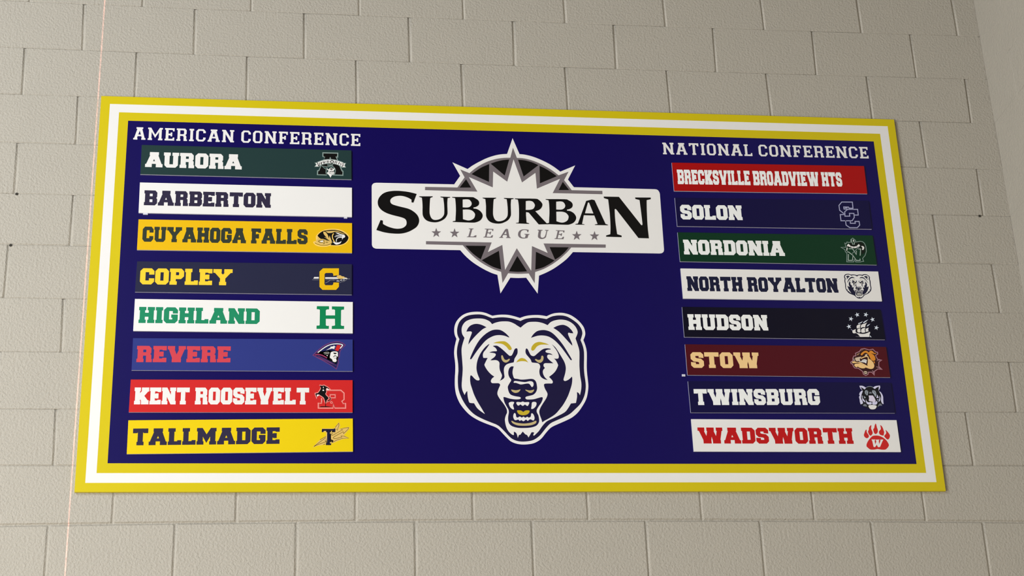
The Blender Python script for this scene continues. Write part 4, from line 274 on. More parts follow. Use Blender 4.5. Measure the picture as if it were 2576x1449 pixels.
 ['navyblue', ["8696 -14301 13 15 21 24 26 27 31 31 38 34 44 40 52 49 58 54 63 51 69 44 72 40 68 32 60 22 55 15 52 11 46 7 43 2 42 -2 46 -7 45 -12 41 -16 39 -23 34 -28 24 -19 -23 -23 -32 -33 -33 -40 -32 -45 -34 -52 -25 -55 -11 -61 -3 -64 -7 -55 -20 -40 -23 -32 -14 -32 7 -40 16 -40 13 -28 -71 -249 -35 28 -52 41 -64 46 -80 51 -92 56 -91 55 -87 52 -85 52 -73 43 -57 33 -45 24","8774 -14253 121 77 349 60 316 -38 -17 -203 -52 -114 10 -169 -342 184"]],
 ['ivory', ["8845 -14225 37 34 -21 26 -37 -34","8882 -14191 53 49 -20 26 -54 -49","8935 -14142 56 47 -19 27 -57 -48","8991 -14095 56 44 -18 28 -57 -45","9047 -14051 58 43 -17 29 -59 -44","9105 -14008 58 37 -15 30 -60 -38","9163 -13971 57 29 -12 31 -60 -30","9220 -13942 57 23 -10 32 -59 -24","9277 -13919 57 17 -7 33 -60 -18","9334 -13902 58 11 -4 34 -61 -12","9392 -13891 59 6 -1 34 -62 -6","9451 -13885 55 2 0 34 -56 -2","9506 -13883 48 -1 2 34 -50 1","9554 -13884 43 -4 5 34 -46 4","9597 -13888 37 -7 7 33 -39 8","9634 -13895 33 -9 9 33 -35 9","9667 -13904 20 -9 24 27 -35 15","9687 -13913 3 -6 36 -3 -15 36","9690 -13919 -18 -31 25 -21 29 49","9672 -13950 -41 -48 23 -23 43 50","9631 -13998 -31 -35 23 -23 31 35"]],
 ['red', ["9506 -13914 142 0 -36 -121 -61 -110 -110 32"]],
 ['ivory', ["9117 -14122 153 101 13 43 92 15 35 39 13 -43 41 -6 -50 -46 14 -49 -97 20 -87 -25"]],
 ['plumred', ["8746 -14324 25 9 -13 46 -26 -9","8771 -14315 34 10 -8 49 -39 -13","8805 -14305 38 4 1 50 -47 -5","8843 -14301 45 -6 8 48 -52 8","8888 -14307 52 -13 13 47 -57 14","8940 -14320 52 -19 18 45 -57 21","8992 -14339 58 -30 21 43 -61 32","9050 -14369 60 -36 22 42 -61 37","9110 -14405 42 -27 23 43 -43 26"]],
 ['plum', ["8691 -14333 377 -173 9 23 -377 172","9068 -14506 420 -192 9 23 -420 192","8841 -14345 227 -110 7 15 -228 111","9068 -14455 394 -221 7 15 -394 221"]],
 ['ivory', ["9042 -14229 82 29 -3 15 -84 -30","9124 -14200 83 3 5 15 -91 -3","9207 -14197 29 -26 9 11 -33 30","9077 -14272 64 19 -1 17 -67 -20","9141 -14253 82 -8 1 17 -84 8","9139 -14318 44 -23 12 25 -44 23"]],
 ['black', ["9245 -14248 3 21 6 30 17 25 35 18 47 14 49 8 54 -4 56 -10 39 -8 10 -222 -13 -55 -17 -75 -22 -58 -26 -25 -31 -6 -30 2 -29 7 -30 16 -29 22 -32 27 -33 33 -23 43 -7 66 3 77"]],
 ['white', ["9289 -14209 5 14 7 7 14 7 23 10 30 10 34 5 42 0 46 -5 35 -12 14 -22 3 -28 1 -30 1 -37 1 -39 0 -28 -50 -15 -4 -18 -5 -27 -2 -25 5 -23 9 -22 2 -21 -8 -21 -16 -20 -19 -11 -28 0 -33 8 -27 14 -13 23 -6 30 -12 27 -25 20 -29 18 -20 22 -4 29 5 33 7 32 4 34 6 34"]],
 ['black', ["9372 -14204 19 0 28 -1 27 -2 25 -5 24 -7 17 -5 -13 -10 -17 -15 -18 -10 -18 -3 -18 1 -17 6 -15 16 -15 20","9388 -14379 56 52 -3 28 -67 -63","9444 -14327 99 -54 9 20 -111 62"]],
 ['steel', ["9404 -14427 83 13 -2 15 -83 -13"]],
],
'e_horse': [
 ['pink', ["9176 -15635 470 4 13 37 -483 -4","9646 -15631 102 -95 35 17 -124 115","9748 -15726 1 -223 35 -18 -1 258","9749 -15949 -88 -69 46 -10 77 61","9661 -16018 62 -106 19 37 -35 59","9723 -16124 79 1 34 37 -94 -1","9802 -16123 0 -138 35 -37 -1 212","9802 -16261 -339 -3 -22 -37 396 3","9463 -16264 -78 155 12 -72 44 -120","9385 -16109 -22 -156 32 -36 2 120","9363 -16265 -476 -3 -34 -37 542 4","8887 -16268 -1 147 -35 35 2 -219","8886 -16121 112 6 -34 35 -113 -6","8998 -16115 3 205 -35 1 -2 -171"]],
 ['dustred', ["9188 -15659 440 4 5 15 -445 -4","9628 -15655 101 -90 14 7 -110 98","9729 -15745 1 -209 14 -8 -1 224","9730 -15954 -79 -61 19 -4 74 57","9651 -16015 50 -83 8 14 -39 65","9701 -16098 78 0 13 15 -83 -1","9779 -16098 0 -142 14 -15 -1 172","9779 -16240 -330 -3 -9 -15 353 3","9449 -16243 -64 131 5 -29 50 -117","9385 -16112 -15 -132 12 -14 8 117","9370 -16244 -460 -3 -14 -15 486 4","8910 -16247 -1 151 -14 14 1 -180","8909 -16096 104 5 -14 14 -104 -5","9013 -16091 3 176 -14 1 -3 -163"]],
 ['pink', ["9294 -15800 147 1 26 28 -199 -2","9441 -15799 0 -83 27 -28 -1 139","9441 -15882 -147 -1 -25 -28 199 1","9294 -15883 0 83 -26 27 1 -138"]],
 ['dustred', ["9256 -15761 219 2 13 13 -244 -2","9475 -15759 1 -163 12 -12 0 188","9476 -15922 -219 -1 -12 -13 243 2","9257 -15923 -1 162 -12 13 1 -188"]],
 ['pink', ["9301 -16060 24 13 1 23 -45 -24","9325 -16047 29 -17 21 12 -49 28","9354 -16064 -2 -23 17 -16 6 51","9352 -16087 -25 -7 -2 -21 44 12","9327 -16094 -23 10 -17 -14 38 -17","9304 -16084 -3 24 -20 12 6 -50"]],
 ['dustred', ["9337 -16011 113 -238 12 7 -113 238"]],
 ['pink', ["8895 -15454 44 -24 12 52 -34 18","8939 -15478 83 -2 -7 52 -64 2","9022 -15480 37 13 6 56 -50 -17","9059 -15467 36 -23 21 47 -51 32","9095 -15490 29 -12 20 47 -28 12","9124 -15502 38 -21 26 44 -44 24","9162 -15523 55 -43 29 42 -58 45","9217 -15566 21 8 83 -54 -75 88","9238 -15558 15 14 -19 -47 87 -21","9253 -15544 -44 20 -15 -50 40 -17","9209 -15524 -34 8 -9 -51 28 -7","9175 -15516 -42 6 33 -57 0 0","9133 -15510 -17 -54 46 -14 4 11","9116 -15564 -10 -50 50 3 6 33","9106 -15614 11 -39 47 15 -8 27","9117 -15653 6 -21 51 -6 -10 42","9123 -15674 -12 -24 43 -24 20 42","9111 -15698 -19 -37 48 -14 14 27","9092 -15735 0 -40 48 12 0 14","9092 -15775 18 -38 39 31 -9 19","9110 -15813 41 -43 33 38 -35 36","9151 -15856 34 -31 38 33 -39 36","9185 -15887 8 -16 46 18 -16 31","9193 -15903 2 -15 52 -15 -8 48","9195 -15918 -18 -23 36 -34 34 42","9177 -15941 -33 -36 43 -27 26 29","9144 -15977 -11 -37 47 -12 7 22","9133 -16014 -4 -25 47 -14 4 27","9129 -16039 -7 -18 45 -21 9 25","9122 -16057 0 0 31 -51 14 30","9122 -16057 13 0 -36 -52 54 1","9135 -16057 -10 36 -46 -14 20 -74","9125 -16021 -19 66 -46 -17 19 -63","9106 -15955 -15 43 -44 -23 13 -37","9091 -15912 -25 40 -36 -36 17 -27","9066 -15872 -45 37 -28 -43 37 -30","9021 -15835 -47 30 -26 -43 45 -30","8974 -15805 -40 27 -26 -44 40 -26","8934 -15778 -36 23 -13 -52 23 -15","8898 -15755 -106 -1 44 -51 49 0","8792 -15756 8 -99 10 -102 26 150","8800 -15855 -1 61 -47 -12 58 -151","8799 -15794 -5 28 -56 41 14 -81","8794 -15766 76 17 -27 47 -105 -23","8870 -15749 46 63 -39 31 -34 -47","8916 -15686 44 70 -45 22 -38 -61","8960 -15616 14 56 -48 8 -11 -42","8974 -15560 2 37 -48 3 -2 -32"]],
 ['black', ["8906 -15431 39 -21 74 -2 43 15 44 -27 16 -7 25 -11 28 -17 36 -27 40 -33 29 -24 -22 10 -30 15 -27 11 -21 6 -18 3 -13 2 -6 -20 -8 -28 -4 -26 5 -23 9 -21 4 -21 -9 -22 -15 -22 -9 -21 -1 -18 4 -18 11 -19 22 -26 30 -28 22 -19 7 -14 9 -20 1 -22 -15 -21 -22 -22 -19 -22 -7 -19 -2 -19 -3 -17 -6 -15 -5 -13 -4 -9 -8 -129 93 -8 151 -22 -461 -6 51 31 143 1 10 133 -9 33 -12 46 -13 40 -9 29 -10 23 -16 22 -26 22 -31 22 -30 20 -27 18 -25 16 -17 11 -78 -1 -9 -124 -30 106 -9 55 91 19 23 33 33 46 25 42 10 34 3 29 1 20"]],
 ['pink', ["9223 -15887 22 -21 30 33 -22 22","9245 -15908 25 -27 37 26 -32 34","9270 -15935 5 -14 49 -7 -17 47","9275 -15949 -13 -19 30 -33 32 45","9262 -15968 -36 -29 23 -38 43 34","9226 -15997 -28 -17 13 -45 38 24","9198 -16014 -3 0 -16 -47 32 2","9195 -16014 -3 3 -31 -32 18 -18","9192 -16011 -6 8 -32 -30 7 -10"]],
 ['black', ["9236 -15897 13 -7 13 26 -13 7","9249 -15904 16 -9 17 23 -20 12","9265 -15913 8 -10 26 14 -17 19","9273 -15923 3 -14 28 3 -5 25","9276 -15937 -1 -18 27 -8 2 29","9275 -15955 -8 -15 21 -21 14 28","9267 -15970 -23 -16 13 -26 31 21","9244 -15986 -36 -16 11 -27 38 17","9208 -16002 -26 -12 11 -27 26 12"]],
 ['ivory', ["9154 -15547 87 -44 -39 -39 -43 18","8814 -15791 69 10 9 -37 -60 -37","9028 -15488 26 -5 -4 -55 -20 4","9012 -15646 8 46 35 5 17 -50"]],
],
'e_T': [
 ['straw', ["9007 -17165 462 2 0 136 -463 -2","9152 -17097 3 -515 163 1 -3 515","8687 -17722 237 262 221 164 45 -307 -333 -55","9281 -17241 162 246 145 201 44 -109 -43 -155 52 28 292 65 26 -54 -197 -255 189 -108 -257 -38 -334 -155 -77 63"]],
 ['olive', ["9467 -17000 112 152 10 35 -136 -176","9579 -16848 3 -63 17 -2 -10 100","9582 -16911 -50 -165 3 -36 64 199","9532 -17076 -17 40 -15 -8 35 -68","9687 -17102 57 28 -34 -2 -29 -9","9744 -17074 -78 26 -34 0 78 -28","9666 -17048 114 33 -4 17 -144 -50","9780 -17015 134 13 24 20 -162 -16","9914 -17002 -14 -49 15 -10 23 79","9900 -17051 -142 -143 -10 -34 167 167","9758 -17194 -12 65 -12 -28 14 -71","9746 -17129 -324 -194 11 -15 301 181","9422 -17323 -40 -44 23 0 28 29","9382 -17367 33 -40 8 17 -18 23","9415 -17407 48 -5 -2 18 -38 4","9463 -17412 244 68 -28 11 -218 -61","9707 -17344 -25 37 -29 19 26 -45","9682 -17307 95 -12 4 17 -128 14","9777 -17319 133 -56 34 -6 -163 79","9910 -17375 -218 -9 3 -17 249 20","9692 -17384 -173 -55 7 -17 169 55","9519 -17439 -157 -88 -4 -23 168 94","9362 -17527 -28 36 -17 -6 41 -53","9334 -17491 3 40 -15 32 -5 -78","9337 -17451 61 -41 9 15 -85 58","9680 -17086 -290 -173 6 -17 292 175","9390 -17259 -39 -7 -11 -21 56 11","9351 -17266 -8 23 -20 5 17 -49","9343 -17243 43 46 -13 13 -50 -54","8739 -17693 275 217 -10 15 -275 -218","9014 -17476 128 100 -11 15 -127 -100","8737 -17694 123 63 -7 17 -123 -64","8860 -17631 294 113 -25 10 -276 -106","9154 -17518 -35 64 -15 -9 25 -45","8945 -17450 204 119 -8 16 -205 -119","9056 -17630 68 28 -6 16 -68 -27"]],
 ['black', ["9321 -17422 81 -44 -25 -73 -51 45"]],
 ['inkblue', ["9003 -17048 468 3 -4 -106 -62 0 -13 38 -110 -1 1 -461 45 0 -4 -60 -180 -1 3 60 38 0 -1 461 -116 -5 -13 -42 -59 -1"]],
],
'e_SC': [
 ['silver', ["28797 -8242 -151 134 -35 -22 161 -143","28646 -8108 -2 191 -36 10 3 -223","28644 -7917 116 136 -12 38 -140 -164","28760 -7781 396 7 37 39 -445 -8","29156 -7774 -4 -223 35 -37 6 299","29152 -7997 -125 -5 -26 -39 186 7","29027 -8002 -16 49 -27 -38 17 -50","29011 -7953 -221 -1 36 -38 158 1","28790 -7954 0 -123 36 37 0 48","28790 -8077 152 -5 6 38 -122 4","29190 -8060 -18 22 -19 -39 8 -10","29172 -8038 -222 -15 8 -37 195 13","28950 -8053 -143 -111 34 -17 117 91","28807 -8164 -15 -220 38 39 11 164","28792 -8384 226 8 -35 36 -153 -5","29018 -8376 2 118 -35 37 -2 -119","29020 -8258 140 1 37 39 -212 -3","29160 -8257 -3 -145 35 -9 5 193","29157 -8402 -91 -131 15 -37 111 159","29066 -8533 -418 -10 -35 -38 468 11","28648 -8543 1 223 -35 37 -1 -298","28649 -8320 139 6 4 39 -178 -8","29181 -8091 12 6 -4 38 -19 -9","29193 -8085 135 4 37 39 -176 -5","29328 -8081 -1 -205 35 -38 3 282","29327 -8286 -133 -1 -5 -38 173 1","28794 -8544 -1 -209 35 22 1 192","28793 -8753 139 -112 16 38 -120 96","28932 -8865 313 4 -10 38 -287 -4","29245 -8861 122 126 -36 12 -96 -100","29367 -8735 -5 180 -35 -39 4 -129","29362 -8555 -200 -5 37 -37 128 3","29162 -8560 3 -78 38 -38 -4 79","29165 -8638 -156 -2 -38 -39 232 3","29009 -8640 5 83 -36 -3 -7 -119","28855 -7991 109 2 -14 -32 -99 -4"]],
],
'e_N': [
 ['night', ["28842 -9504 82 33 49 -82 127 86 228 20 97 -86 29 -176 -42 -167 -130 -107 -6 270 -98 -2 -176 -4 -278 46"]],
 ['sage', ["29218 -10276 115 14 -31 23 -83 -11","29333 -10262 -26 132 -28 5 23 -114","29307 -10130 110 123 -21 13 -117 -131","29417 -10007 74 173 -26 2 -69 -162","29491 -9834 4 212 -26 -7 -4 -203","29495 -9622 -44 140 -22 -18 40 -129","29451 -9482 -65 65 -14 -26 57 -57","29386 -9417 -101 18 -4 -28 91 -16","29285 -9399 -153 -33 1 -27 148 32","29132 -9432 -21 -4 -33 -32 55 9","29111 -9436 12 59 -28 -13 -17 -78","29123 -9377 -116 108 -4 -35 92 -86","29007 -9269 -101 -82 25 -11 72 58","28906 -9351 -4 -94 25 -22 4 105","28902 -9445 -73 -14 -5 -28 103 20","28829 -9459 -74 21 10 -32 59 -17","28755 -9438 -37 -71 8 -37 39 76","28718 -9509 -65 32 28 -41 45 -28","28653 -9477 27 -184 30 -25 -29 168","28680 -9661 -210 -16 48 -12 192 3","28470 -9677 161 -110 25 17 -138 81","28631 -9787 1 -70 26 12 -2 75","28632 -9857 56 -81 27 10 -57 83","28688 -9938 -51 -360 29 27 49 343","28637 -10298 296 3 -17 27 -250 -3","28933 -10295 26 93 -1 53 -42 -119","28959 -10202 34 -91 18 27 -53 117","28993 -10293 222 1 3 27 -207 -1"]],
 ['sagelight', ["28743 -9962 -44 -276 37 33 38 242","28699 -10238 196 4 -24 32 -135 -3","28895 -10234 38 191 -7 64 -55 -223","28933 -10043 91 -191 21 34 -119 221","29024 -10234 177 4 -31 32 -125 -2","29201 -10230 1 92 -31 -4 -1 -56","28706 -9878 63 -17 18 31 -70 18","28769 -9895 150 -129 22 27 -154 133","28793 -9752 143 3 21 33 -160 -3","28936 -9749 132 -254 -9 63 -102 224","29068 -10003 35 187 -31 1 -13 -125","29173 -9755 71 2 38 34 -105 -2","29244 -9753 -50 -261 31 -2 57 297"]],
 ['sage', ["28908 -9949 358 337 -13 16 -358 -337"]],
 ['cream', ["28723 -9642 21 36 30 49 31 26 26 -17 25 -38 31 -32 39 -14 43 -7 42 -2 39 4 37 9 35 16 34 26 32 33 22 24 47 -55 -25 -23 -37 -34 -41 -28 -41 -20 -45 -14 -46 -7 -49 4 -50 13 -43 13 -33 14 -26 15 -24 11 -28 2 -27 -2"]],
 ['black', ["28886 -9611 -23 -68 13 -3 23 68","29000 -9636 -4 -73 14 1 4 73","29116 -9610 18 -57 13 6 -18 57"]],
 ['cream', ["29302 -9619 12 9 21 1 22 -4 18 -7 19 -13 12 -15 4 -19 -1 -21 -6 -22 -11 -24 -15 -24 -16 -16 -18 -4 -19 3 -10 11 4 20 13 26 6 27 -11 27 -17 26","28717 -9694 44 1 -40 -130 -29 -1","29007 -9355 34 1 11 -73 -42 -21"]],
 ['sagelight', ["29028 -9464 39 1 -22 -99 -29 -1","28936 -9348 5 -127 25 9 -4 123","28941 -9475 28 -94 25 11 -28 92"]],
],
'e_ship': [
 ['silverl', ["28574 -12515 -4 -76 68 -17 -71 -29 -4 -76 -39 58 -71 -30 46 65 -39 57 68 -17","28777 -12350 38 -59 71 27 -48 -63 37 -60 -67 20 -48 -63 7 76 -68 19 72 27","29178 -12337 -10 -76 67 -23 -72 -24 -10 -76 -35 61 -72 -25 51 62 -36 61 67 -23","29353 -12529 33 -63 73 23 -53 -61 33 -62 -65 25 -52 -61 12 76 -65 25 72 22","29515 -12856 -5 -76 68 -17 -71 -29 -4 -75 -39 57 -71 -29 46 64 -39 57 68 -17","28405 -12830 35 -60 72 24 -50 -61 35 -61 -66 23 -50 -62 10 75 -67 23 72 24"]],
 ['ivory', ["28658 -13163 16 -7 25 -10 37 -9 56 -11 68 -12 64 -4 53 5 48 11 46 16 50 20 48 24 34 17 3 -11 4 -17 -1 -20 -11 -24 -16 -28 -12 -28 -6 -30 -3 -30 -1 -21 -356 -5 -10 16 -15 22 -15 23 -16 21 -17 20 -17 18 -17 13 -17 10 -20 6 -25 -2 -28 -6 -24 -1 -19 4 -16 9 -10 14 -5 21 -1 26 5 22 12 16 18 12 22 11 30 13 34 13 25 9 -7 -12 -9 -18 -6 -22 -1 -29 2 -32","28717 -12939 4 20 7 19 12 17 19 15 23 15 25 10 29 7 30 3 21 2 -10 -17 -13 -24 -11 -25 -4 -28 -2 -30 -1 -22 -14 1 -20 1 -21 -2 -24 -9 -25 -12 -17 -8 -3 18 -4 25","28890 -12881 17 22 21 19 25 15 27 10 30 7 32 9 38 16 41 19 28 13 -21 -27 -30 -38 -24 -38 -14 -35 -9 -35 -6 -25 -20 4 -28 5 -30 0 -32 -10 -34 -15 -24 -11 2 26 3 36","28721 -13098 4 23 9 26 12 21 15 13 18 7 18 6 21 3 22 2 15 1 -3 -15 -6 -22 -3 -23 0 -27 2 -28 1 -20 -15 -12 -23 -15 -21 -9 -20 5 -19 12 -15 12 -9 12 -4 12","28889 -13036 17 21 21 16 25 12 33 8 37 5 26 2 -9 -21 -12 -30 -9 -31 0 -34 5 -35 3 -25 -30 -8 -41 -10 -35 -4 -24 5 -19 11 -10 18 0 31 9 37","29055 -13023 9 16 13 7 18 7 28 12 33 12 24 9 -10 -22 -13 -31 -9 -29 2 -25 7 -24 5 -16 -114 -31 1 33 1 45"]],
 ['silverl', ["28796 -12790 79 31 107 56 -66 -73 -116 -50","28999 -12745 75 51 131 64 -90 -83 -84 -61 -42 -6","29102 -12918 48 64 110 53 -91 -93","29179 -13259 68 -85 -65 12"]],
 ['silver', ["28481 -13044 61 -49 12 15 -61 49"]],
 ['steel', ["28633 -13327 161 -10 3 14 -161 10"]],
],
'e_dog': [
 ['brownblack', ["28321 -14346 92 60 1 88 55 99 81 5 -6 104 160 70 79 98 126 23 175 -55 147 35 91 -108 75 -13 -2 -69 -91 -61 58 -146 152 -33 -118 -75 -23 -177 111 -116 -161 18 -146 -99 -19 -142 -84 112 -123 -2 -25 -83 -90 -47 -89 50 -15 107 -146 120 -141 13 -43 68 -15 78 -58 24"]],
 ['pinkgrey', ["28338 -14353 91 59 -31 15 -94 -61","28429 -14294 1 93 -31 5 -1 -83","28430 -14201 47 87 -16 30 -62 -112","28477 -14114 90 6 -33 29 -73 -5","28567 -14108 -7 108 -32 19 6 -98","28560 -14000 153 68 -17 25 -168 -74","28713 -13932 77 96 -14 28 -80 -99","28790 -13836 116 21 6 33 -136 -26","28906 -13815 175 -55 5 33 -174 55","29081 -13870 143 33 14 35 -152 -35","29224 -13837 89 -104 18 29 -93 110","29313 -13941 68 -13 31 27 -81 15","29381 -13954 -1 -48 31 -15 1 90","29380 -14002 -95 -63 38 -9 88 57","29285 -14065 65 -165 24 28 -51 128","29350 -14230 134 -25 61 12 -171 41","29484 -14255 -103 -61 29 -16 135 89","29381 -14316 -24 -192 32 15 21 161","29357 -14508 101 -96 52 -25 -121 136","29458 -14604 -137 21 4 -32 185 -14","29321 -14583 -158 -107 29 -16 133 91","29163 -14690 -12 -121 14 -58 27 163","29151 -14811 -68 98 -18 -31 100 -125","29083 -14713 -143 -1 22 -31 103 1","28940 -14714 -26 -89 25 -20 23 78","28914 -14803 -76 -39 -5 -35 106 54","28838 -14842 -77 43 -28 -22 100 -56","28761 -14799 -15 106 -28 -19 15 -109","28746 -14693 -153 126 -15 -31 140 -114","28593 -14567 -138 12 -19 -29 142 -14","28455 -14555 -39 61 -29 -15 49 -75","28416 -14494 -15 82 -27 -24 13 -73","28401 -14412 -58 24 -28 -24 59 -24","28343 -14388 -5 35 -34 13 11 -72"]],
 ['orange', ["28738 -14032 13 24 25 29 29 26 32 24 36 22 34 15 31 7 29 0 26 -6 27 -19 24 -26 18 -18 7 13 12 20 15 16 21 13 25 10 24 3 22 -7 22 -14 18 -15 11 -16 8 -16 13 -15 30 -10 35 -8 20 -8 -6 -10 -21 -10 -26 -5 -28 4 -33 9 -31 8 -29 6 -27 6 -18 5 29 -16 41 -24 35 -28 23 -32 16 -37 10 -37 3 -37 -4 -37 -12 -29 -23 -18 -32 -11 -30 -1 -27 9 -25 19 -22 25 -15 32 -12 38 -12 37 -13 35 -15 34 -17 29 -20 25 -24 21 -25 12 -24 2 -26 -8 -28 -14 -33 -28 -34 -36 -29 -21 -22 2 -17 16","29201 -14287 44 -29 -8 -78 -35 38"]],
 ['dogtan', ["28453 -14433 12 14 19 10 29 6 45 5 55 1 52 -4 44 -13 42 -18 41 -16 43 -13 42 -11 34 -4 23 2 16 10 12 18 11 29 7 37 10 42 17 48 20 53 13 36 13 -7 18 -13 22 -18 27 -27 31 -34 24 -36 17 -41 12 -45 3 -41 -7 -37 -15 -34 -19 -28 -23 -19 -28 -13 -30 -7 -29 -3 -30 4 -34 7 -45 15 -48 19 -34 14 -12 -11 -17 -14 -23 -10 -31 -4 -37 -1 -36 4 -33 8 -30 12 -28 13 -23 15 -20 17 -13 11 -5 -13 -9 -18 -14 -8 -26 7 -32 17 -22 19 -9 22 0 25","28368 -14346 10 13 21 13 21 9 17 5 18 2 22 -3 27 -11 30 -15 34 -10 35 0 39 4 39 -3 42 -16 42 -23 41 -23 47 -25 45 -25 23 -17 -13 -6 -35 3 -36 7 -30 11 -30 17 -30 15 -30 12 -30 11 -31 10 -28 10 -28 9 -35 4 -51 -4 -58 -9 -45 -3 -26 9 -13 15"]],
 ['doglight', ["28512 -14177 21 12 29 7 29 6 22 6 21 5 25 5 37 6 40 5 29 5 -75 -75 -3 -12 -5 -19 -8 -18 -8 -20 -10 -20 -17 -14 -29 -6 -36 0 -30 4 -16 10 -10 15 -6 19 -6 26 -1 29"]],
 ['ivory', ["28451 -14168 33 -122 -33 2","28671 -14195 17 -132 -32 9"]],
 ['dogtan', ["28724 -14213 38 17 -12 37 -38 -17","28762 -14196 53 23 -11 38 -54 -24","28815 -14173 48 20 -9 38 -50 -20","28863 -14153 40 13 -7 40 -42 -15","28903 -14140 34 10 -1 41 -40 -11","28937 -14130 24 1 10 42 -35 -2","28961 -14129 16 -4 24 37 -30 9","28977 -14133 9 -10 37 25 -22 22","28986 -14143 6 -23 40 9 -9 39","28992 -14166 -3 -55 41 1 2 63","28989 -14221 -10 -74 40 -1 11 76","28979 -14295 -11 -61 39 -4 12 64","28968 -14356 -11 -38 37 -10 13 44","28957 -14394 -13 -27 36 -13 14 30","28944 -14421 -9 -18 36 -15 9 20"]],
 ['ivory', ["28730 -14297 49 52 88 23 86 -29 -48 -142 -50 38 -172 28 13 24"]],
 ['brownblack', ["28745 -14287 95 1 1 10 -95 -2","28840 -14286 93 -9 2 10 -94 9"]],
 ['doglight', ["28902 -14050 16 12 21 11 19 7 17 2 15 -3 7 -8 -4 -18 -13 -24 -16 -17 -22 -7 -26 1 -19 5 -5 10 2 15"]],
 ['dogbrown', ["28587 -14029 142 75 -69 -99 -70 -25","28768 -13906 51 39 -5 16 -55 -41","28819 -13867 47 10 -1 17 -51 -11"]],
 ['pinkgrey', ["29330 -14294 29 23 -6 21 -34 -27","29359 -14271 92 6 2 21 -100 -6","29275 -14524 67 -28 14 25 -68 28","29342 -14552 87 -53 16 24 -89 54","29090 -14675 26 -31 28 15 -32 37","29116 -14706 13 -84 28 8 -13 91"]],
 ['doglight', ["28776 -14712 17 11 22 7 22 2 22 -2 20 -6 15 -11 6 -21 0 -26 -7 -21 -16 -14 -22 -9 -22 -2 -23 6 -23 12 -16 15 -5 19 2 22"]],
 ['brownblack', ["28772 -14757 113 -4 4 22 -113 3"]],
],
'e_cat': [
 ['coal', ["28558 -15280 25 -1 38 -3 39 -7 36 -18 38 -22 42 -12 49 9 55 19 52 12 43 -8 42 -15 53 -5 80 19 90 29 65 22 -15 -53 -20 -75 -8 -66 14 -31 26 -22 22 -52 19 -115 16 -144 -8 -117 -49 -61 -72 -34 -64 -31 -40 -38 -32 -36 -35 -27 -46 -17 -50 -7 -48 -1 -38 4 -34 10 -46 18 -68 29 -80 36 -65 34 -40 23 -26 21 -17 42 -12 77 -3 97 10 94 36 85 49 82 30 75 -8 72 -25 65"]],
 ['fur', ["28538 -15266 33 2 46 3 46 -6 45 -23 46 -31 31 -22 -65 -68 -17 15 -26 22 -25 20 -26 15 -26 14 -19 9 47 -120 -18 16 -24 23 -21 28 -12 35 -9 40","29050 -15336 21 18 31 24 41 20 59 12 70 8 49 5 2 -22 2 -32 -6 -35 -23 -43 -31 -46 -23 -33 33 170 -25 -10 -34 -15 -33 -17 -26 -20 -24 -21 -23 -11 -23 11 -22 21","28627 -15446 -25 -15 -33 -23 -30 -26 -22 -33 -18 -37 -11 -26 27 -24 -45 -73 4 -25 5 -36 4 -35 0 -29 -2 -28 1 -29 5 -36 7 -38 5 -27 83 25 6 15 7 22 0 30 -15 40 -21 47 -13 47 2 45 11 44 15 46 22 52 27 53 18 40 1 21 -9 8","29257 -15474 16 -5 22 -8 22 -16 19 -27 18 -34 14 -35 10 -30 6 -30 3 -36 -3 -45 -6 -51 -5 -48 -2 -50 0 -47 -1 -33 -50 14 -10 25 -15 38 -8 42 5 50 11 56 8 48 3 36 1 29 -6 32 -15 44 -21 47"]],
 ['furgrey', ["28731 -15460 22 17 29 8 21 5 14 -14 19 -21 11 -22 -2 -25 -11 -26 -10 -27 -8 -31 -8 -32 -13 -14 -25 13 -30 30 -20 33 -5 36 5 40","29009 -15438 26 1 37 0 30 -10 19 -25 14 -35 7 -36 1 -33 -5 -34 -8 -29 -15 -26 -18 -22 -13 -15 -6 27 -10 38 -13 36 -20 27 -22 24 -15 25 -1 32 7 32"]],
 ['furmid', ["28898 -15497 65 -9 13 -58 -116 -1"]],
 ['furpink', ["28842 -15642 161 2 15 -24 21 -35 17 -37 15 -43 12 -46 0 -36 -20 -20 -32 -10 -32 -4 -27 2 -27 9 -28 10 -34 7 -34 8 -22 15 -1 24 12 30 9 33 0 40 -3 44"]],
 ['fur', ["28720 -15778 4 -21 7 -29 10 -26 12 -20 16 -17 22 -11 38 0 44 6 32 5 9 -16 11 -22 3 -20 -10 -16 -19 -15 -25 -10 -35 -3 -42 2 -34 10 -22 23 -15 31 -9 34 -2 41 3 43","28939 -15920 14 14 22 9 24 6 25 1 27 -3 24 3 21 14 19 20 13 15 6 -17 8 -25 1 -26 -10 -28 -17 -30 -25 -21 -43 -8 -51 -1 -38 8 -18 19 -5 27"]],
 ['ivory', ["28792 -16031 37 15 54 9 55 3 57 -4 57 -10 37 -16 7 -26 -13 -32 -19 -28 -18 -22 -23 -17 -31 -12 -42 -6 -48 -1 -41 6 -27 15 -18 21 -13 23 -13 28 -8 30"]],
 ['furgrey', ["28652 -15658 79 -62 -63 -41"]],
 ['fur', ["28582 -15654 25 10 -2 -96 78 -124 -4 -53 -94 90","29177 -15600 35 -135 -91 -1","29248 -15638 9 -28 11 -40 6 -38 -4 -34 -10 -34 -14 -28 -23 -23 -26 -19 -19 -12 66 150"]],
 ['furmid', ["28582 -16043 5 23 21 27 24 18 25 4 27 -5 21 -13 14 -25 8 -33 6 -23 -13 0 -19 1 -24 3 -34 5 -39 7","29119 -16096 20 38 29 53 29 39 27 16 27 2 22 -8 15 -23 11 -33 6 -25 -26 4 -36 4 -36 -4 -33 -18 -32 -26"]],
 ['furgrey', ["29135 -15784 74 -9 -53 -48"]],
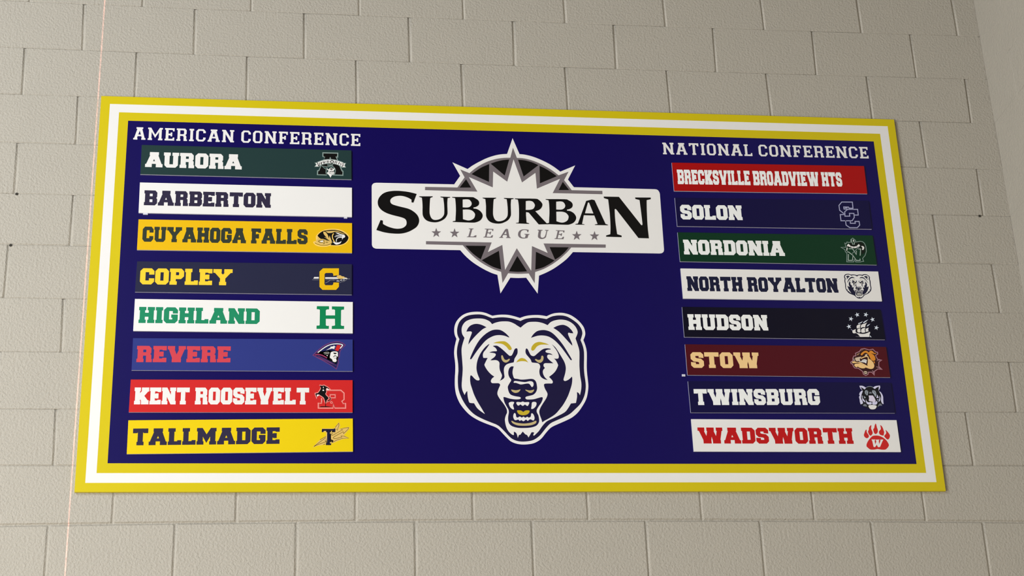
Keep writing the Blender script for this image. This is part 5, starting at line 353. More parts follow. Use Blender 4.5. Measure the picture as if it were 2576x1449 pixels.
 ['coal', ["28742 -15493 29 -54 16 2 -32 61","28771 -15547 -25 -55 14 -4 27 61","29047 -15459 21 -69 12 8 -20 66","29068 -15528 43 -40 10 11 -41 37","28786 -15442 20 -68 12 6 -19 67","28922 -15897 -2 -91 13 2 2 91"]],
 ['furgrey', ["28789 -15341 20 10 -5 15 -20 -10","28809 -15331 29 13 -5 16 -29 -14","28838 -15318 29 11 -2 17 -32 -12","28867 -15307 30 6 -1 17 -31 -6","28897 -15301 31 3 2 17 -34 -3","28928 -15298 31 -2 5 18 -34 1","28959 -15300 35 -10 8 17 -38 11","28994 -15310 36 -16 9 17 -37 16","29030 -15326 26 -11 9 16 -26 12"]],
],
'e_paw': [
 ['red', ["28587 -16950 5 -3 7 -5 6 -13 -2 -23 -4 -30 2 -32 16 -35 21 -37 16 -32 6 -22 1 -18 -3 -16 -8 -18 -13 -17 -15 -13 -17 -10 -20 -6 -21 0 -22 8 -23 15 -19 19 -13 23 -9 26 -1 28 8 31 15 33 15 31 11 26 11 24 11 21 14 19 15 15","28785 -16778 6 -5 8 -9 3 -17 -7 -29 -10 -38 -5 -37 7 -35 14 -36 10 -33 6 -30 2 -28 -6 -27 -21 -32 -30 -33 -27 -18 -23 2 -20 16 -17 24 -14 35 -11 43 -3 38 9 24 16 20 14 22 7 30 5 33 11 32 24 33 31 32","28971 -16717 5 -6 7 -8 7 -19 5 -36 5 -45 5 -43 8 -33 8 -31 4 -30 -3 -33 -7 -33 -13 -29 -22 -26 -26 -23 -25 -10 -22 3 -20 15 -16 26 -11 42 -7 52 1 43 10 20 17 11 16 17 11 31 10 39 11 34 15 29 15 25","29136 -16776 13 -5 17 -9 18 -16 16 -28 16 -35 12 -32 5 -23 2 -21 3 -22 7 -26 7 -27 1 -32 -11 -45 -17 -49 -12 -34 -20 2 -28 3 -27 7 -26 11 -25 15 -18 21 -11 28 -5 35 5 33 22 29 32 29 25 28 8 28 1 29 -1 28 -2 29 -4 29","29313 -16950 12 -11 18 -18 21 -25 27 -38 29 -44 22 -41 9 -31 2 -26 -5 -28 -13 -34 -20 -35 -20 -26 -20 -13 -22 -5 -20 4 -21 13 -20 21 -17 22 -19 22 -16 23 -3 26 20 30 34 34 25 31 9 26 1 25 -2 25 -2 27 -5 27","28827 -17187 55 9 62 2 61 -5 56 -13 54 -21 50 -27 50 -35 46 -43 38 -44 30 -48 23 -49 13 -44 3 -31 -6 -26 -16 -28 -30 -38 -41 -40 -38 -30 -29 -13 -27 -3 -29 -1 -32 0 -34 1 -36 4 -41 7 -44 9 -43 4 -40 -5 -40 -10 -43 -6 -51 -3 -55 0 -51 11 -47 33 -42 44 -29 32 1 21 2 30 9 34 18 38 24 42 29 43 37 46 42 47 40 39 32 30 31 22"]],
 ['ivory', ["28740 -17327 155 -3 -43 -46 9 -136 50 99 -9 80 138 1 -33 -43 3 -136 62 137 -4 42 119 1 -38 -53 -124 -228 -77 -6 -33 92 -77 -92 -54 9 -21 224"]],
],
'e_bear': [
 ['inkblue', ["28985 -10829 9 4 12 6 14 6 15 3 17 4 17 2 17 2 18 1 17 0 16 -1 15 -2 13 -2 13 -2 12 -2 7 -1 10 6 14 7 14 7 13 4 14 3 13 3 13 1 12 1 12 0 11 0 11 -1 10 -2 10 -3 10 -3 12 -5 15 -9 17 -11 15 -10 12 -9 10 -9 9 -10 8 -12 8 -13 6 -12 4 -11 2 -11 0 -10 -1 -8 -1 -8 -3 -8 -4 -13 -6 -13 -3 -9 4 -11 6 -15 4 -16 4 -15 2 -14 2 -15 1 -15 -1 -14 -1 -20 -2 -28 -2 -34 -2 -30 0 -22 0 -19 2 -18 1 -20 2 -18 1 -18 1 -15 -1 -14 -1 -14 -2 -16 -4 -16 -4 -16 -5 -15 -6 -14 -7 -14 -8 -14 -8 -12 -10 -13 -13 -14 -15 -13 -14 -13 -13 -12 -14 -12 -14 -11 -17 -10 -18 -9 -18 -9 -20 -9 -21 -8 -20 -8 -16 -8 -15 -6 -13 -8 -12 -9 -10 -11 -11 -11 -11 -13 -11 -13 -11 -13 -8 -10 -8 -9 -9 -8 -10 -8 -11 -8 -11 -7 -11 -6 -11 -5 -14 -5 -18 -3 -21 -2 -19 -2 -17 0 -16 1 -14 3 -14 4 -13 5 -11 5 -10 6 -8 7 -9 8 -10 11 -12 13 -11 12 -12 13 -11 12 -11 10 -9 7 -8 6 -10 6 -12 5 -14 6 -16 6 -20 8 -23 9 -22 9 -22 10 -20 11 -19 12 -17 13 -15 14 -14 15 -12 15 -11 15 -11 16 -9 17 -9 16 -8 18 -7 18 -6 18 -5 18 -3 17 -1 17 0 17 0 18 0 19 1 18 2 16 2 15 1 16 0 19 0 20 -1 20 -2 21 -3 20 -2 19 0 14 0 13 0 12 2 15 2 14 3 15 5 19 6 18 4 14 -3 7 -6 11 -4 12 -2 11 -1 12 -1 13 1 12 2 12 3 12 4 12 5 13 6 11 9 12 10 11 12 10 12 9 14 7 14 5 15 4 17 3 16 2 16 1 17 1 15 -1 14 -1 13 -3 13 -3 11 -4 10 -4 10 -5 11 -3 10 -4 7 -2 9 1 13 2 14 2 15 2 17 2 16 0 18 -1 17 -1 17 -3 15 -2 15 -3 14 -4 17 -5 17 -5"]],
 ['cream', ["28984 -10884 7 6 9 8 10 8 11 8 11 7 11 6 10 3 11 2 12 1 15 0 16 0 17 -1 15 -2 15 -3 14 -4 13 -6 13 -6 9 -4 6 7 9 9 10 9 10 6 11 5 12 4 14 3 16 3 15 2 16 -1 17 -1 15 -3 15 -5 13 -6 12 -7 11 -8 11 -10 9 -10 7 -11 5 -11 4 -10 2 -10 1 -8 -2 -11 -5 -14 -8 -15 -5 -11 3 -12 5 -16 5 -17 4 -15 4 -17 3 -16 1 -15 0 -15 -1 -18 -1 -24 -3 -28 -1 -28 0 -28 0 -27 2 -25 2 -20 2 -18 2 -17 0 -16 -1 -16 -2 -16 -4 -19 -6 -20 -3 -14 -3 5 -3 7 -4 6 -5 3 -5 3 -4 2 0 -10 0 -15 -1 -15 -3 -17 -5 -17 -3 -13 -40 -4 -7 -11 -9 -15 -10 -13 -8 -11 -8 -10 -13 -11 -21 -12 -24 -12 -24 -11 -22 -11 -21 -9 -17 -8 -11 -5 -7 -5 -7 -5 -9 -9 -10 -11 -10 -12 -9 -12 -10 -13 -10 -13 -13 -13 -14 -12 -10 -9 -7 3 1 3 2 4 1 4 2 4 2 3 1 3 -5 1 -8 2 -7 -1 -5 -5 -3 -7 -4 -8 -6 -7 -5 -8 -4 -6 -2 5 -3 7 -4 5 -5 4 -6 2 -4 2 -19 21 -21 -25 -9 -1 -11 -24 -1 7 -2 9 -2 9 -2 7 -3 5 -4 5 -5 3 -6 2 -4 2 0 -26 -3 0 -4 0 -6 2 -7 4 -8 7 -7 8 -7 8 -6 10 -6 10 -4 13 -4 13 -2 13 -2 12 0 11 -1 8 -154 41 -8 5 -11 8 -12 8 -10 8 -11 9 -9 10 -9 13 -8 14 -6 10 -7 0 -11 0 -9 2 -5 0 -3 2 -3 5 -4 12 -3 15 -3 16 -1 16 -1 15 0 11 -2 -1 -4 -2 -4 -4 -4 -8 -5 -9 -3 -7 -5 11 -6 14 -5 14 -3 12 -1 11 -1 12 1 15 1 16 2 17 2 15 1 16 2 16 1 14 1 14 1 15 -1 18 -1 20 -1 21 -1 27 -2 28 0 25 1 17 2 12 4 15 6 21 8 23 5 16 -4 7 -7 11 -5 10 -3 9 -1 10 -1 9 0 9 1 10 2 9 3 11 5 10 6 10 7 8 8 8 10 6 12 7 14 5 14 4 14 3 15 2 15 1 16 0 17 0 15 -2 12 -2 10 -3 10 -4 8 -4 8 -5 7 -5 7 -7 5 -8 5 -5 6 3 10 5 11 4 12 4 13 4 15 2 16 2 17 1 15 0 12 -1 10 -1 10 -3 11 -3 10 -5 10 -5 10 -6 9 -7 9 -5 8 -6 8 -5"]],
 ['inkblue', ["28725 -11020 3 -3 -8 -11 -10 -15 -10 -14 -8 -9 -7 -7 -5 -8 -3 -8 -3 -8 -1 -8 1 -8 2 -7 1 -6 3 0 4 0 6 -1 7 1 8 0 6 0 -4 -7 -5 -10 -5 -9 -5 -9 -4 -9 -3 -6 -2 -4 0 -1 1 -3 2 -7 4 -8 5 -9 6 -9 6 -9 7 -9 7 -9 8 -8 8 -7 8 -6 8 -6 6 -3 -5 -4 -8 -6 -6 -6 -5 -7 -3 -7 -2 -6 1 -6 3 -5 4 -4 8 -1 10 0 10 0 10 0 10 0 7 -1 6 -3 3 -5 1 -6 -2 -7 -5 -8 -4 -8 -4 -11 -5 -11 -3 -10 -1 -8 0 -7 1 -8 4 -10 6 -11 7 -10 8 -12 9 -11 9 -12 8 -13 8 -14 6 -12 4 -11 1 -11 0 -9 -3 -8 -4 -7 -4 -8 -3 -11 -4 -11 -2 -11 0 -10 1 -10 2 -11 2 -13 4 -13 4 -13 6 -10 6 -10 7 -8 7 -8 8 -6 7 -5 5 -3 4 -1 3 0 -5 -15 -30 15 -42 38 -56 61 -57 38 -30 24 -8 14 -11 20 -11 19 -10 18 -10 17 -10 17 -8 17 -7 15 -7 17 -6 19 -6 20 -6 17 -3 12 -3 9 -1 9 -2 10 0 11 -1 10 1 10 1 10 1 8 2 4 2 2 2 1 3 -2 5 -3 4 -4 3 -4 4 -5 4 -5 6 -5 7 -6 6 -4 7 -2 6 -1 5 1 3 2 3 2 1 4 -1 4 -1 4 -2 6 -3 6 -3 8 -4 9 -3 11 -3 12 -2 13 0 11 0 12 1 12 2 14 3 15 4 15 5 14 6 13 6 13 6 12 7 11 8 11 9 12 10 12 10 10 10 9 11 8","29230 -11015 7 -6 10 -9 10 -10 8 -11 8 -13 8 -14 8 -15 9 -16 8 -15 7 -12 6 -12 5 -11 4 -13 3 -12 2 -11 0 -10 0 -9 -2 -9 -2 -12 -3 -12 -4 -12 -4 -12 -4 -11 -3 -9 -1 -6 0 -4 1 -4 3 -2 4 -2 5 -1 6 2 7 2 7 4 6 3 7 5 6 4 6 6 5 6 5 4 0 -3 2 -5 0 -8 -1 -12 -1 -13 -3 -15 -3 -14 -5 -14 -6 -15 -7 -18 -7 -18 -9 -20 -11 -20 -12 -20 -12 -19 -11 -15 -11 -14 -11 -14 -13 -15 -14 -14 -15 -14 -18 -12 -18 -12 -17 -9 -13 -7 -10 -5 -9 -5 -8 -5 -7 -5 -4 -3 -1 4 -1 7 -2 9 -3 9 -4 11 -4 11 -2 10 -3 11 0 10 1 9 3 8 4 10 6 11 7 12 8 12 10 15 11 15 9 13 6 11 4 9 2 8 1 7 -1 6 -2 7 -4 8 -6 9 -4 10 -4 10 -2 9 -2 8 0 6 2 5 4 3 7 2 10 1 11 0 11 0 11 0 9 1 5 4 2 5 0 6 -2 5 -3 5 -4 5 -7 8 -7 8 -6 6 9 6 13 10 12 9 9 9 9 10 7 10 8 12 6 14 4 10 1 5 0 3 -2 4 -4 8 -4 11 -5 9 -5 7 -7 6 -4 5 5 -1 6 -1 6 0 6 0 6 0 5 2 3 3 2 5 1 6 0 7 -1 7 -2 8 -3 9 -5 9 -5 10 -6 9 -6 10 -6 9 -7 9 -6 8","28547 -10922 4 8 5 11 6 11 7 8 8 8 10 7 11 5 12 4 13 2 12 0 12 -1 12 -3 9 -3 9 -3 9 -4 9 -5 9 -4 6 -4 -7 -3 -11 -5 -11 -6 -10 -8 -11 -10 -11 -10 -11 -11 -12 -11 -10 -11 -10 -10 -10 -11 -9 -11 -10 -13 -10 -13 -7 -9 1 7 2 12 3 12 5 12 5 12 4 12 4 11 4 9 3 8 0 5 -1 3 -3 2 -3 1 -5 1 -6 0 -8 -1 -10 -1","29248 -10883 7 4 10 6 10 5 11 4 11 3 11 3 10 1 9 1 9 -1 11 -3 11 -5 10 -6 9 -7 7 -8 7 -7 5 -6 3 -5 3 -5 3 -6 2 -6 1 -4 -6 0 -9 1 -8 1 -6 1 -6 2 -4 0 -3 -3 -1 -4 0 -7 3 -10 5 -13 6 -13 5 -13 5 -12 4 -11 1 -9 1 -7 0 -4 -7 8 -11 11 -12 13 -12 13 -13 16 -13 15 -12 14 -13 13 -13 13 -15 11 -15 10","28571 -11138 5 13 8 18 8 19 9 19 10 19 11 18 10 17 11 16 12 16 13 14 14 14 14 12 15 12 15 9 15 8 12 6 12 3 12 2 13 1 14 -1 13 -2 11 -4 10 -5 10 -6 8 -7 8 -6 7 -7 7 -8 7 -7 4 -6 1 -3 -2 -1 -4 1 -7 3 -11 4 -11 4 -13 3 -14 2 -13 1 -12 0 -12 -1 -12 -2 -12 -4 -12 -4 -12 -6 -13 -7 -14 -9 -14 -11 -13 -13 -14 -15 -14 -16 -14 -17 -14 -18 -13 -18 -12 -18 -12 -17 -9 -13 -5 -6 -3 -2 -2 0 -3 -1 -3 1","29066 -10963 5 8 8 11 8 11 9 8 10 8 10 6 11 4 11 3 11 2 10 1 11 0 11 -1 13 -2 13 -4 14 -5 11 -7 12 -9 12 -10 12 -13 13 -16 12 -15 12 -16 11 -16 11 -16 10 -17 10 -18 10 -17 10 -19 11 -20 7 -14 0 -5 -2 -1 -4 0 -1 -1 -1 0 -5 5 -11 16 -14 22 -14 21 -13 18 -12 17 -13 16 -13 16 -14 15 -15 13 -14 11 -14 10 -14 7 -15 5 -14 3 -15 2 -16 1 -16 -1 -16 -2 -18 -5 -18 -6 -13 -5 -6 -2 0 0","28755 -11037 2 1 3 2 4 1 7 1 9 0 8 -1 7 -2 6 -4 7 -5 8 -6 9 -7 10 -8 9 -9 9 -9 9 -8 7 -7 6 -6 6 -5 3 -2 3 -2 3 0 5 0 5 1 5 4 4 6 4 9 4 9 4 7 2 7 3 6 3 4 2 4 3 2 4 2 5 1 3 -1 3 -2 2 -3 1 -5 1 -9 -1 -10 -1 -11 -4 -8 -4 -8 -5 -8 -5 -7 -4 -6 -4 -7 -2 -7 -1 -7 -1 -6 -2 -4 -1 -3 -4 -3 -8 -2 -10 -2 -10 -2 -10 -4 -9 -4 -9 -4 -7 -6 -5 -7 -5 -7 -2 -9 -2 -9 -1 -10 1 -11 1 -11 0 -10 1 -7 1 -7 -1 -6 -2 -5 -3 -5 -6 -5 -9 -5 -11 -6 -8 -4 4 4 4 7 4 7 4 8 3 9 1 7 0 6 -2 4 -2 6 -4 8 -4 10 -3 9 -2 10 -1 9 0 9 1 10 1 10 0 8 -2 6 -2 5 -4 5 -6 3 -7 3 -7 2 -8 1 -8 -1 -8 -1 -7 0 -7 -1 -5 0 1 2 3 3 4 4 6 4 7 5 7 5 6 6 5 6 4 6 1 5 -1 4 -2 3 -4 3 -5 1 -7 2 -11 1 -13 1 -9 1 5 2 6 3 7 3 6 1 7 1 7 1 7 0 7 0 6 1 3 1 1 3 0 3 -2 6 -4 8 -5 6 -7 5 -8 5","29018 -11059 2 4 2 2 2 1 3 -1 3 -2 4 -4 3 -7 4 -8 4 -9 3 -8 4 -7 4 -7 5 -4 5 -2 5 -1 5 -1 5 0 6 3 9 6 11 10 9 8 9 7 8 7 8 6 8 6 8 4 9 4 9 2 10 1 9 0 10 -1 9 -2 6 -1 -1 -6 -6 0 -7 0 -7 -1 -7 -2 -7 -2 -5 -3 -2 -3 -1 -4 1 -3 2 -3 4 -3 5 -2 9 -2 10 -1 9 -3 7 -4 7 -5 4 -3 -7 1 -10 2 -9 1 -7 0 -5 -1 -5 -3 -2 -5 -2 -6 0 -7 3 -6 5 -7 7 -7 11 -10 13 -11 9 -7 -10 0 -15 0 -14 0 -10 0 -10 1 -8 -1 -5 -2 -4 -3 -2 -3 -2 -5 0 -6 0 -5 3 -6 4 -5 3 -3 -4 -5 -6 -6 -5 -7 -2 -6 -1 -7 0 -7 1 -6 2 -7 2 -7 3 -6 3 -7 5 -6 7 -8 8 -7 5 -5 -7 2 -11 2 -11 4 -8 4 -8 5 -7 6 -5 7 -3 8 -2 9 -2 10 0 11 1 11 2 8 3 8 2 8 0 7 -1 7 -2 5 -4 5 -5 4 -6 3 -10 2 -12 1 -10 1 -7 1 -5 0 -4 3 -2 5 -2 7 -3 8 -4 6 -5 6 -6 7 -6 8 -7 8 -6 8 -3 7 -1 6 -1 7 0 7 1 7","28917 -11198 -5 0 -8 1 -7 -1 -6 -3 -6 -5 -4 -6 -4 -7 -3 -8 -2 -9 -1 -9 0 -9 1 -9 2 -9 2 -8 4 -7 5 -7 5 -6 2 -7 -3 -8 -7 -10 -6 -9 -5 -9 -5 -7 -3 -8 -1 -8 1 -7 1 -9 3 -9 3 -10 3 -8 4 -6 5 -5 6 -4 9 -4 11 -3 11 -3 13 -2 13 -2 10 -2 5 -2 2 -3 0 -2 0 -3 -2 -3 -4 -2 -8 -2 -10 -1 -12 -1 -14 1 -16 2 -17 2 -17 5 -17 5 -12 3 -6 0 -2 -2 0 -5 1 -9 2 -11 3 -12 4 -10 6 -11 5 -10 5 -9 5 -9 4 -9 3 -7 1 -8 -1 -8 -1 -10 -3 -10 -2 -11 -1 -10 0 -11 0 -10 2 -9 2 -10 4 -8 6 -7 7 -6 10 -6 12 -5 15 -4 15 -2 15 -2 16 0 16 0 18 1 19 1 18 2 16 4 15 4 13 6 9 7 6 8 5 8 3 8 2 7 0 9 0 11 -2 12 -2 11 -4 9 -4 8 -3 7 -1 6 -1 6 2 7 4 9 6 9 6 9 7 9 7 9 7 10 6 11 5 11 3 9 1 7 -1 5 -4 3 -8 -1 -12 -3 -12 -3 -11 -4 -12 -3 -13 -3 -16 -2 -17 -1 -14 0 -8 2 -5 2 -3 2 -2 3 0 4 1 3 1 3 2 2 7 3 14 3 18 4 16 5 10 6 8 6 6 8 6 8 4 10 3 9 1 9 0 9 -1 10 -2 11 -2 11 -3 9 -5 8 -5 6 -7 4 -7 3 -7 1 -10 0 -10 -1 -13 -2 -12 -2 -14 -1 -13 -1 -13 0 -11 1 -11 3 -9 2 -9 0 -8 1 -7 2 -4 6 -3 8 -2 8 -2 8 -1 8 0 8 0 8 1 7 2 8 3 10 3 9"]],
 ['cream', ["28911 -11322 1 3 3 3 3 2 5 0 6 0 7 0 8 -1 9 -1 11 -2 12 -1 14 -2 13 0 13 2 12 3 11 2 9 0 8 -2 6 -3 4 -5 2 -6 1 -7 -1 -6 -2 -6 -2 -5 -3 -4 -4 -2 -4 0 -2 2 -3 5 -3 4 -3 5 -4 5 -4 4 -5 2 -6 0 -9 0 -13 -2 -17 -4 -14 -2 -8 1 -5 2 -6 2 -8 3 -8 3 -7 2 -6 0 -5 0 -3 0 -2 1 -1 2","28925 -11485 2 3 3 2 5 1 8 0 9 -1 9 -1 6 2 5 2 5 2 4 -1 5 -3 6 -1 9 0 11 1 8 0 5 -1 2 -1 1 -3 0 -4 -3 -5 -2 -5 -2 -4 -3 -5 -3 -2 -4 0 -4 1 -4 2 -3 3 -3 3 -4 1 -3 -1 -3 -3 -4 -3 -3 -1 -3 -2 -4 0 -3 2 -3 3 -3 2 -3 2 -2 2 -3 0 -3 -2 -4 -3 -3 -3 -3 -1 -4 0 -3 1 -3 2 -2 4 -2 4 -2 4 -2 4","28866 -11487 4 4 6 3 6 2 7 0 7 0 6 0 4 -1 2 -2 1 -2 0 -2 -2 -2 -2 -4 -2 -4 -3 -6 -1 -5 1 -7 2 -7 2 -6 1 -4 0 -4 -1 -3 -2 -1 -4 0 -4 1 -6 4 -6 5 -5 6 -4 6 -3 7 -2 6 -2 6 -1 5","29049 -11484 4 4 5 2 5 1 6 0 7 -1 5 -2 3 -3 1 -5 0 -5 -1 -6 -3 -7 -4 -7 -5 -6 -5 -5 -6 -4 -5 -3 -5 -2 -4 0 -3 0 -2 1 -1 3 1 6 2 6 1 8 1 9 1 9","28898 -11584 1 6 3 5 2 5 3 2 3 0 2 0 2 -2 2 -4 2 -4 1 -6 0 -8 2 -5 3 -4 4 -2 4 0 4 2 5 3 3 3 4 0 3 0 3 -1 3 -3 3 -3 4 -1 4 2 5 4 5 2 4 -2 4 -5 5 -2 5 2 6 4 5 2 4 -2 4 -3 4 -2 5 1 6 3 5 4 2 7 1 8 1 7 3 3 2 2 3 -1 4 -2 4 -4 4 -6 3 -7 2 -8 1 -8 -1 -7 -2 -6 -3 -5 -3 -2 -3 0 -4 0 -5 3 -5 3 -5 2 -5 0 -3 -1 -4 -2 -4 -3 -4 -4 -4 -2 -4 3 -5 5 -5 2 -6 -4 -7 -6 -7 -3 -6 2 -6 4 -5 3 -4 -2 -4 -3 -4 -2 -4 3 -3 4 -4 3 -7 -1 -7 -2 -6 -2 -5 1 -3 1 -4 3 -3 5 -2 6 -2 7 0 5 0 5"]],
 ['pale', ["28929 -11547 3 2 5 1 5 0 7 0 7 -1 6 -2 6 -3 5 -4 4 -3 4 3 6 4 6 4 7 1 7 1 6 0 6 0 6 -2 3 -2 0 -5 -2 -5 -4 -6 -5 -5 -6 -5 -7 -3 -9 -3 -9 -2 -10 -1 -9 1 -10 2 -8 2 -6 4 -5 5 -4 5 -3 6 -2 6","28759 -11013 8 3 10 5 12 3 13 3 14 2 13 1 10 0 9 0 9 -3 9 -5 10 -7 8 -8 7 -7 6 -9 4 -7 3 -7 1 -5 0 -4 -2 -4 -3 -3 -4 -1 -4 -1 -4 0 -6 2 -5 7 -7 9 -7 8 -8 8 -9 6 -10 6 -9 3 -11 2 -11 2 -16 1 -18 0","29062 -11054 1 5 2 7 4 8 6 8 8 9 9 7 10 5 12 4 10 3 10 0 9 -1 9 -2 11 -2 11 -3 10 -4 9 -3 9 -5 6 -3 -12 1 -17 1 -16 0 -11 -1 -11 -1 -10 -2 -9 -4 -8 -5 -7 -6 -7 -8 -7 -9 -5 -7 -6 -4 -4 -3 -5 -1 -4 1 -3 2 -2 3 -2 2 0 3","28937 -11166 3 5 5 7 6 6 6 6 7 6 7 4 7 2 6 0 7 0 8 -2 8 -4 7 -5 8 -8 7 -10 5 -8 -5 3 -7 4 -8 3 -10 2 -11 0 -11 1 -9 -1 -7 -2 -8 -2 -8 -2 -8 -3","28889 -11381 2 -1 4 0 5 -1 7 -2 9 -1 9 -1 9 1 8 1 7 2 6 2 4 1 3 2 -1 -3 0 -4 -2 -4 -4 -4 -5 -5 -6 -4 -7 -3 -9 -2 -8 -1 -7 2 -6 2 -6 3 -4 3 -3 3 -2 4 -2 3 -1 4","29000 -11380 4 -1 6 -2 6 -1 6 -1 7 -2 7 0 6 0 7 2 6 1 7 2 5 2 5 1 -1 -3 -2 -5 -2 -5 -3 -4 -4 -4 -5 -3 -6 -3 -7 -1 -7 0 -7 3 -7 4 -6 4 -4 3 -4 2 -3 3 -2 3 -1 3","28880 -11629 2 2 3 0 5 -1 6 -4 8 -4 11 -4 18 -3 23 -3 21 -1 21 1 21 3 17 4 15 5 11 5 8 4 6 0 2 -2 0 -3 0 -5 -3 -6 -6 -6 -9 -5 -13 -5 -15 -3 -18 -3 -19 -1 -18 -1 -18 1 -17 1 -16 2 -14 4 -11 6 -10 5 -6 6 -3 7","28820 -11113 3 3 4 0 4 -1 2 -3 2 -6 1 -5 3 -6 3 -7 4 -5 5 -3 6 -1 6 0 6 3 6 4 5 3 4 0 3 -1 0 -3 -2 -5 -5 -7 -5 -5 -6 -5 -7 -3 -7 -2 -7 1 -7 2 -6 4 -5 5 -5 7 -3 8 -2 10 -1 10","29088 -11142 1 3 3 2 4 1 5 -2 6 -4 7 -2 7 1 7 1 6 4 3 8 2 9 2 7 3 4 4 1 3 0 3 -3 3 -4 1 -5 0 -8 -2 -8 -2 -8 -5 -7 -6 -7 -6 -5 -7 -2 -7 -1 -6 1 -6 3 -6 5 -6 4 -4 4 -5 4"]],
],
}

# ------------------------------------------------------------------ the setting: block walls and floor
CORNER_X = 3.554
def struct(name, verts, faces, m):
    o = mesh_obj(name, verts, faces, [m], None); o['kind'] = 'structure'; return o
def boxv(x0, x1, y0, y1, z0, z1):
    v = [(x, y, z) for z in (z0, z1) for y in (y0, y1) for x in (x0, x1)]
    return v, [(0, 2, 3, 1), (4, 5, 7, 6), (0, 1, 5, 4), (2, 6, 7, 3), (0, 4, 6, 2), (1, 3, 7, 5)]
v, fc = boxv(-5.0, CORNER_X + .2, .0088, .20, 0, 8.0)
wall_back = struct('wall_back', v, fc, mortar_m)
v, fc = boxv(CORNER_X + .0022, CORNER_X + .2, -6.5, .004, 0, 8.0)
wall_right = struct('wall_right', v, fc, mortar_m)
v, fc = boxv(-5.0, CORNER_X + .2, -8.0, .20, -.1, 0)
struct('floor', v, fc, floor_m)

def block_mesh(top, bot, gt, gb, gs, xf, name, proud, depth, corner=False):
    """top/bot: lists of (x, z) along the upper and lower bed joint, left to right. gt/gb/gs: half joint widths (m)."""
    prof = [(0.0, depth), (0.3, depth * .90), (0.62, depth * .48), (0.85, depth * .10), (1.05, 0.0)]
    def ends(l):          # extra points near both ends so that the bed joint keeps its own depth
        a, b, c, d = l[0], l[1], l[-2], l[-1]
        e = .011
        p = (a[0] + e, a[1] + (b[1] - a[1]) * e / (b[0] - a[0])); q = (d[0] - e, d[1] + (c[1] - d[1]) * e / (d[0] - c[0]))
        return [a, p] + [m for m in l[1:-1] if p[0] + .01 < m[0] < q[0] - .01] + [q, d]
    top, bot = ends(top), ends(bot)
    while len(bot) < len(top): bot.insert(2, ((bot[1][0] + bot[2][0]) / 2, (bot[1][1] + bot[2][1]) / 2))
    while len(top) < len(bot): top.insert(2, ((top[1][0] + top[2][0]) / 2, (top[1][1] + top[2][1]) / 2))
    verts, faces = [], []
    n = len(top)
    for k, y in prof:
        loop = []
        for i, (x, z) in enumerate(top):
            dx = gs * k if i == 0 else ((-gs * k if not corner else 0) if i == n - 1 else 0)
            yy = 0.0 if corner and i == n - 1 else y if i in (0, n - 1) else y * min(1.0, gt / .0066)
            loop.append((x + dx, z - gt * k, yy - proud))
        for i, (x, z) in reversed(list(enumerate(bot))):
            dx = gs * k if i == 0 else ((-gs * k if not corner else 0) if i == n - 1 else 0)
            yy = 0.0 if corner and i == n - 1 else y if i in (0, n - 1) else y * min(1.0, gb / .0066)
            loop.append((x + dx, z + gb * k, yy - proud))
        verts += [xf(*p) for p in loop]
    m = 2 * n
    for r in range(len(prof) - 1):
        for i in range(m):
            j = (i + 1) % m
            faces.append((r * m + i, r * m + j, (r + 1) * m + j, (r + 1) * m + i))
    faces.append(tuple(range((len(prof) - 1) * m, len(prof) * m)))
    me = bpy.data.meshes.new(name); me.from_pydata(verts, [], faces); me.materials.append(wall_m); me.update()
    bm = bmesh.new(); bm.from_mesh(me); bmesh.ops.recalc_face_normals(bm, faces=bm.faces)
    big = max(bm.faces, key=lambda q: q.calc_area())
    if big.normal.dot(Vector(xf(0, 0, -1)) - Vector(xf(0, 0, 0))) < 0: bmesh.ops.reverse_faces(bm, faces=bm.faces)
    for fce in bm.faces: fce.smooth = fce is not big
    bm.to_mesh(me); bm.free()
    return me
nd = {(r - 3, c - 9): (NODES[r][c][0] / 1e4, NODES[r][c][1] / 1e4 + ROW0) for r in range(18) for c in range(27)}
BED = {10: 2.6, 5: 1.5, 3: 1.2, 9: 1.3}          # some bed joints are struck deeper than others
rowv = {r: (random.uniform(.85, 1.1)) for r in range(-4, 16)}
for r in range(-3, 14):
    cs = [c for c in range(-9, 18) if (c - r) % 2 == 0]
    spans = [(a, a + 2) for a in cs if a + 2 <= 17] + [(cs[-1], None)]
    for a, b in spans:
        if b is None:
            ids = list(range(a, 18))
            top = [nd[(r, c)] for c in ids] + [(CORNER_X + .001, nd[(r, 17)][1])]; bot = [nd[(r + 1, c)] for c in ids] + [(CORNER_X + .001, nd[(r + 1, 17)][1])]
        else:
            top = [nd[(r, c)] for c in (a, a + 1, b)]; bot = [nd[(r + 1, c)] for c in (a, a + 1, b)]
        # the joint lines of a row lean with the measured points; keep the side edges on their own row's joint
        gs = .0068 * random.uniform(.85, 1.2)
        me = block_mesh(top, bot, .0026 * BED.get(r, .9), .0026 * BED.get(r + 1, .9), gs, lambda x, z, y: (x, y, z), 'block', random.uniform(-.0005, .0006), .0062, b is None)
        link('block', me, wall_back)
for r in range(-3, 14):                                       # right-hand wall, courses level with the back wall
    z0 = nd[(r, 17)][1]; z1 = nd[(r + 1, 17)][1]
    edges = [0.0] + [(.230 if r % 2 else .030) + .4064 * k for k in range(0 if r % 2 else 1, 7)]
    for a, b in zip(edges[:-1], edges[1:]):
        me = block_mesh([(a, z0), ((a + b) / 2, z0), (b, z0)], [(a, z1), ((a + b) / 2, z1), (b, z1)], .0016, .0016, .003,
                        lambda x, z, y: (CORNER_X + y, -x, z), 'block', random.uniform(-.0002, .0003), .0012)
        link('block', me, wall_right)

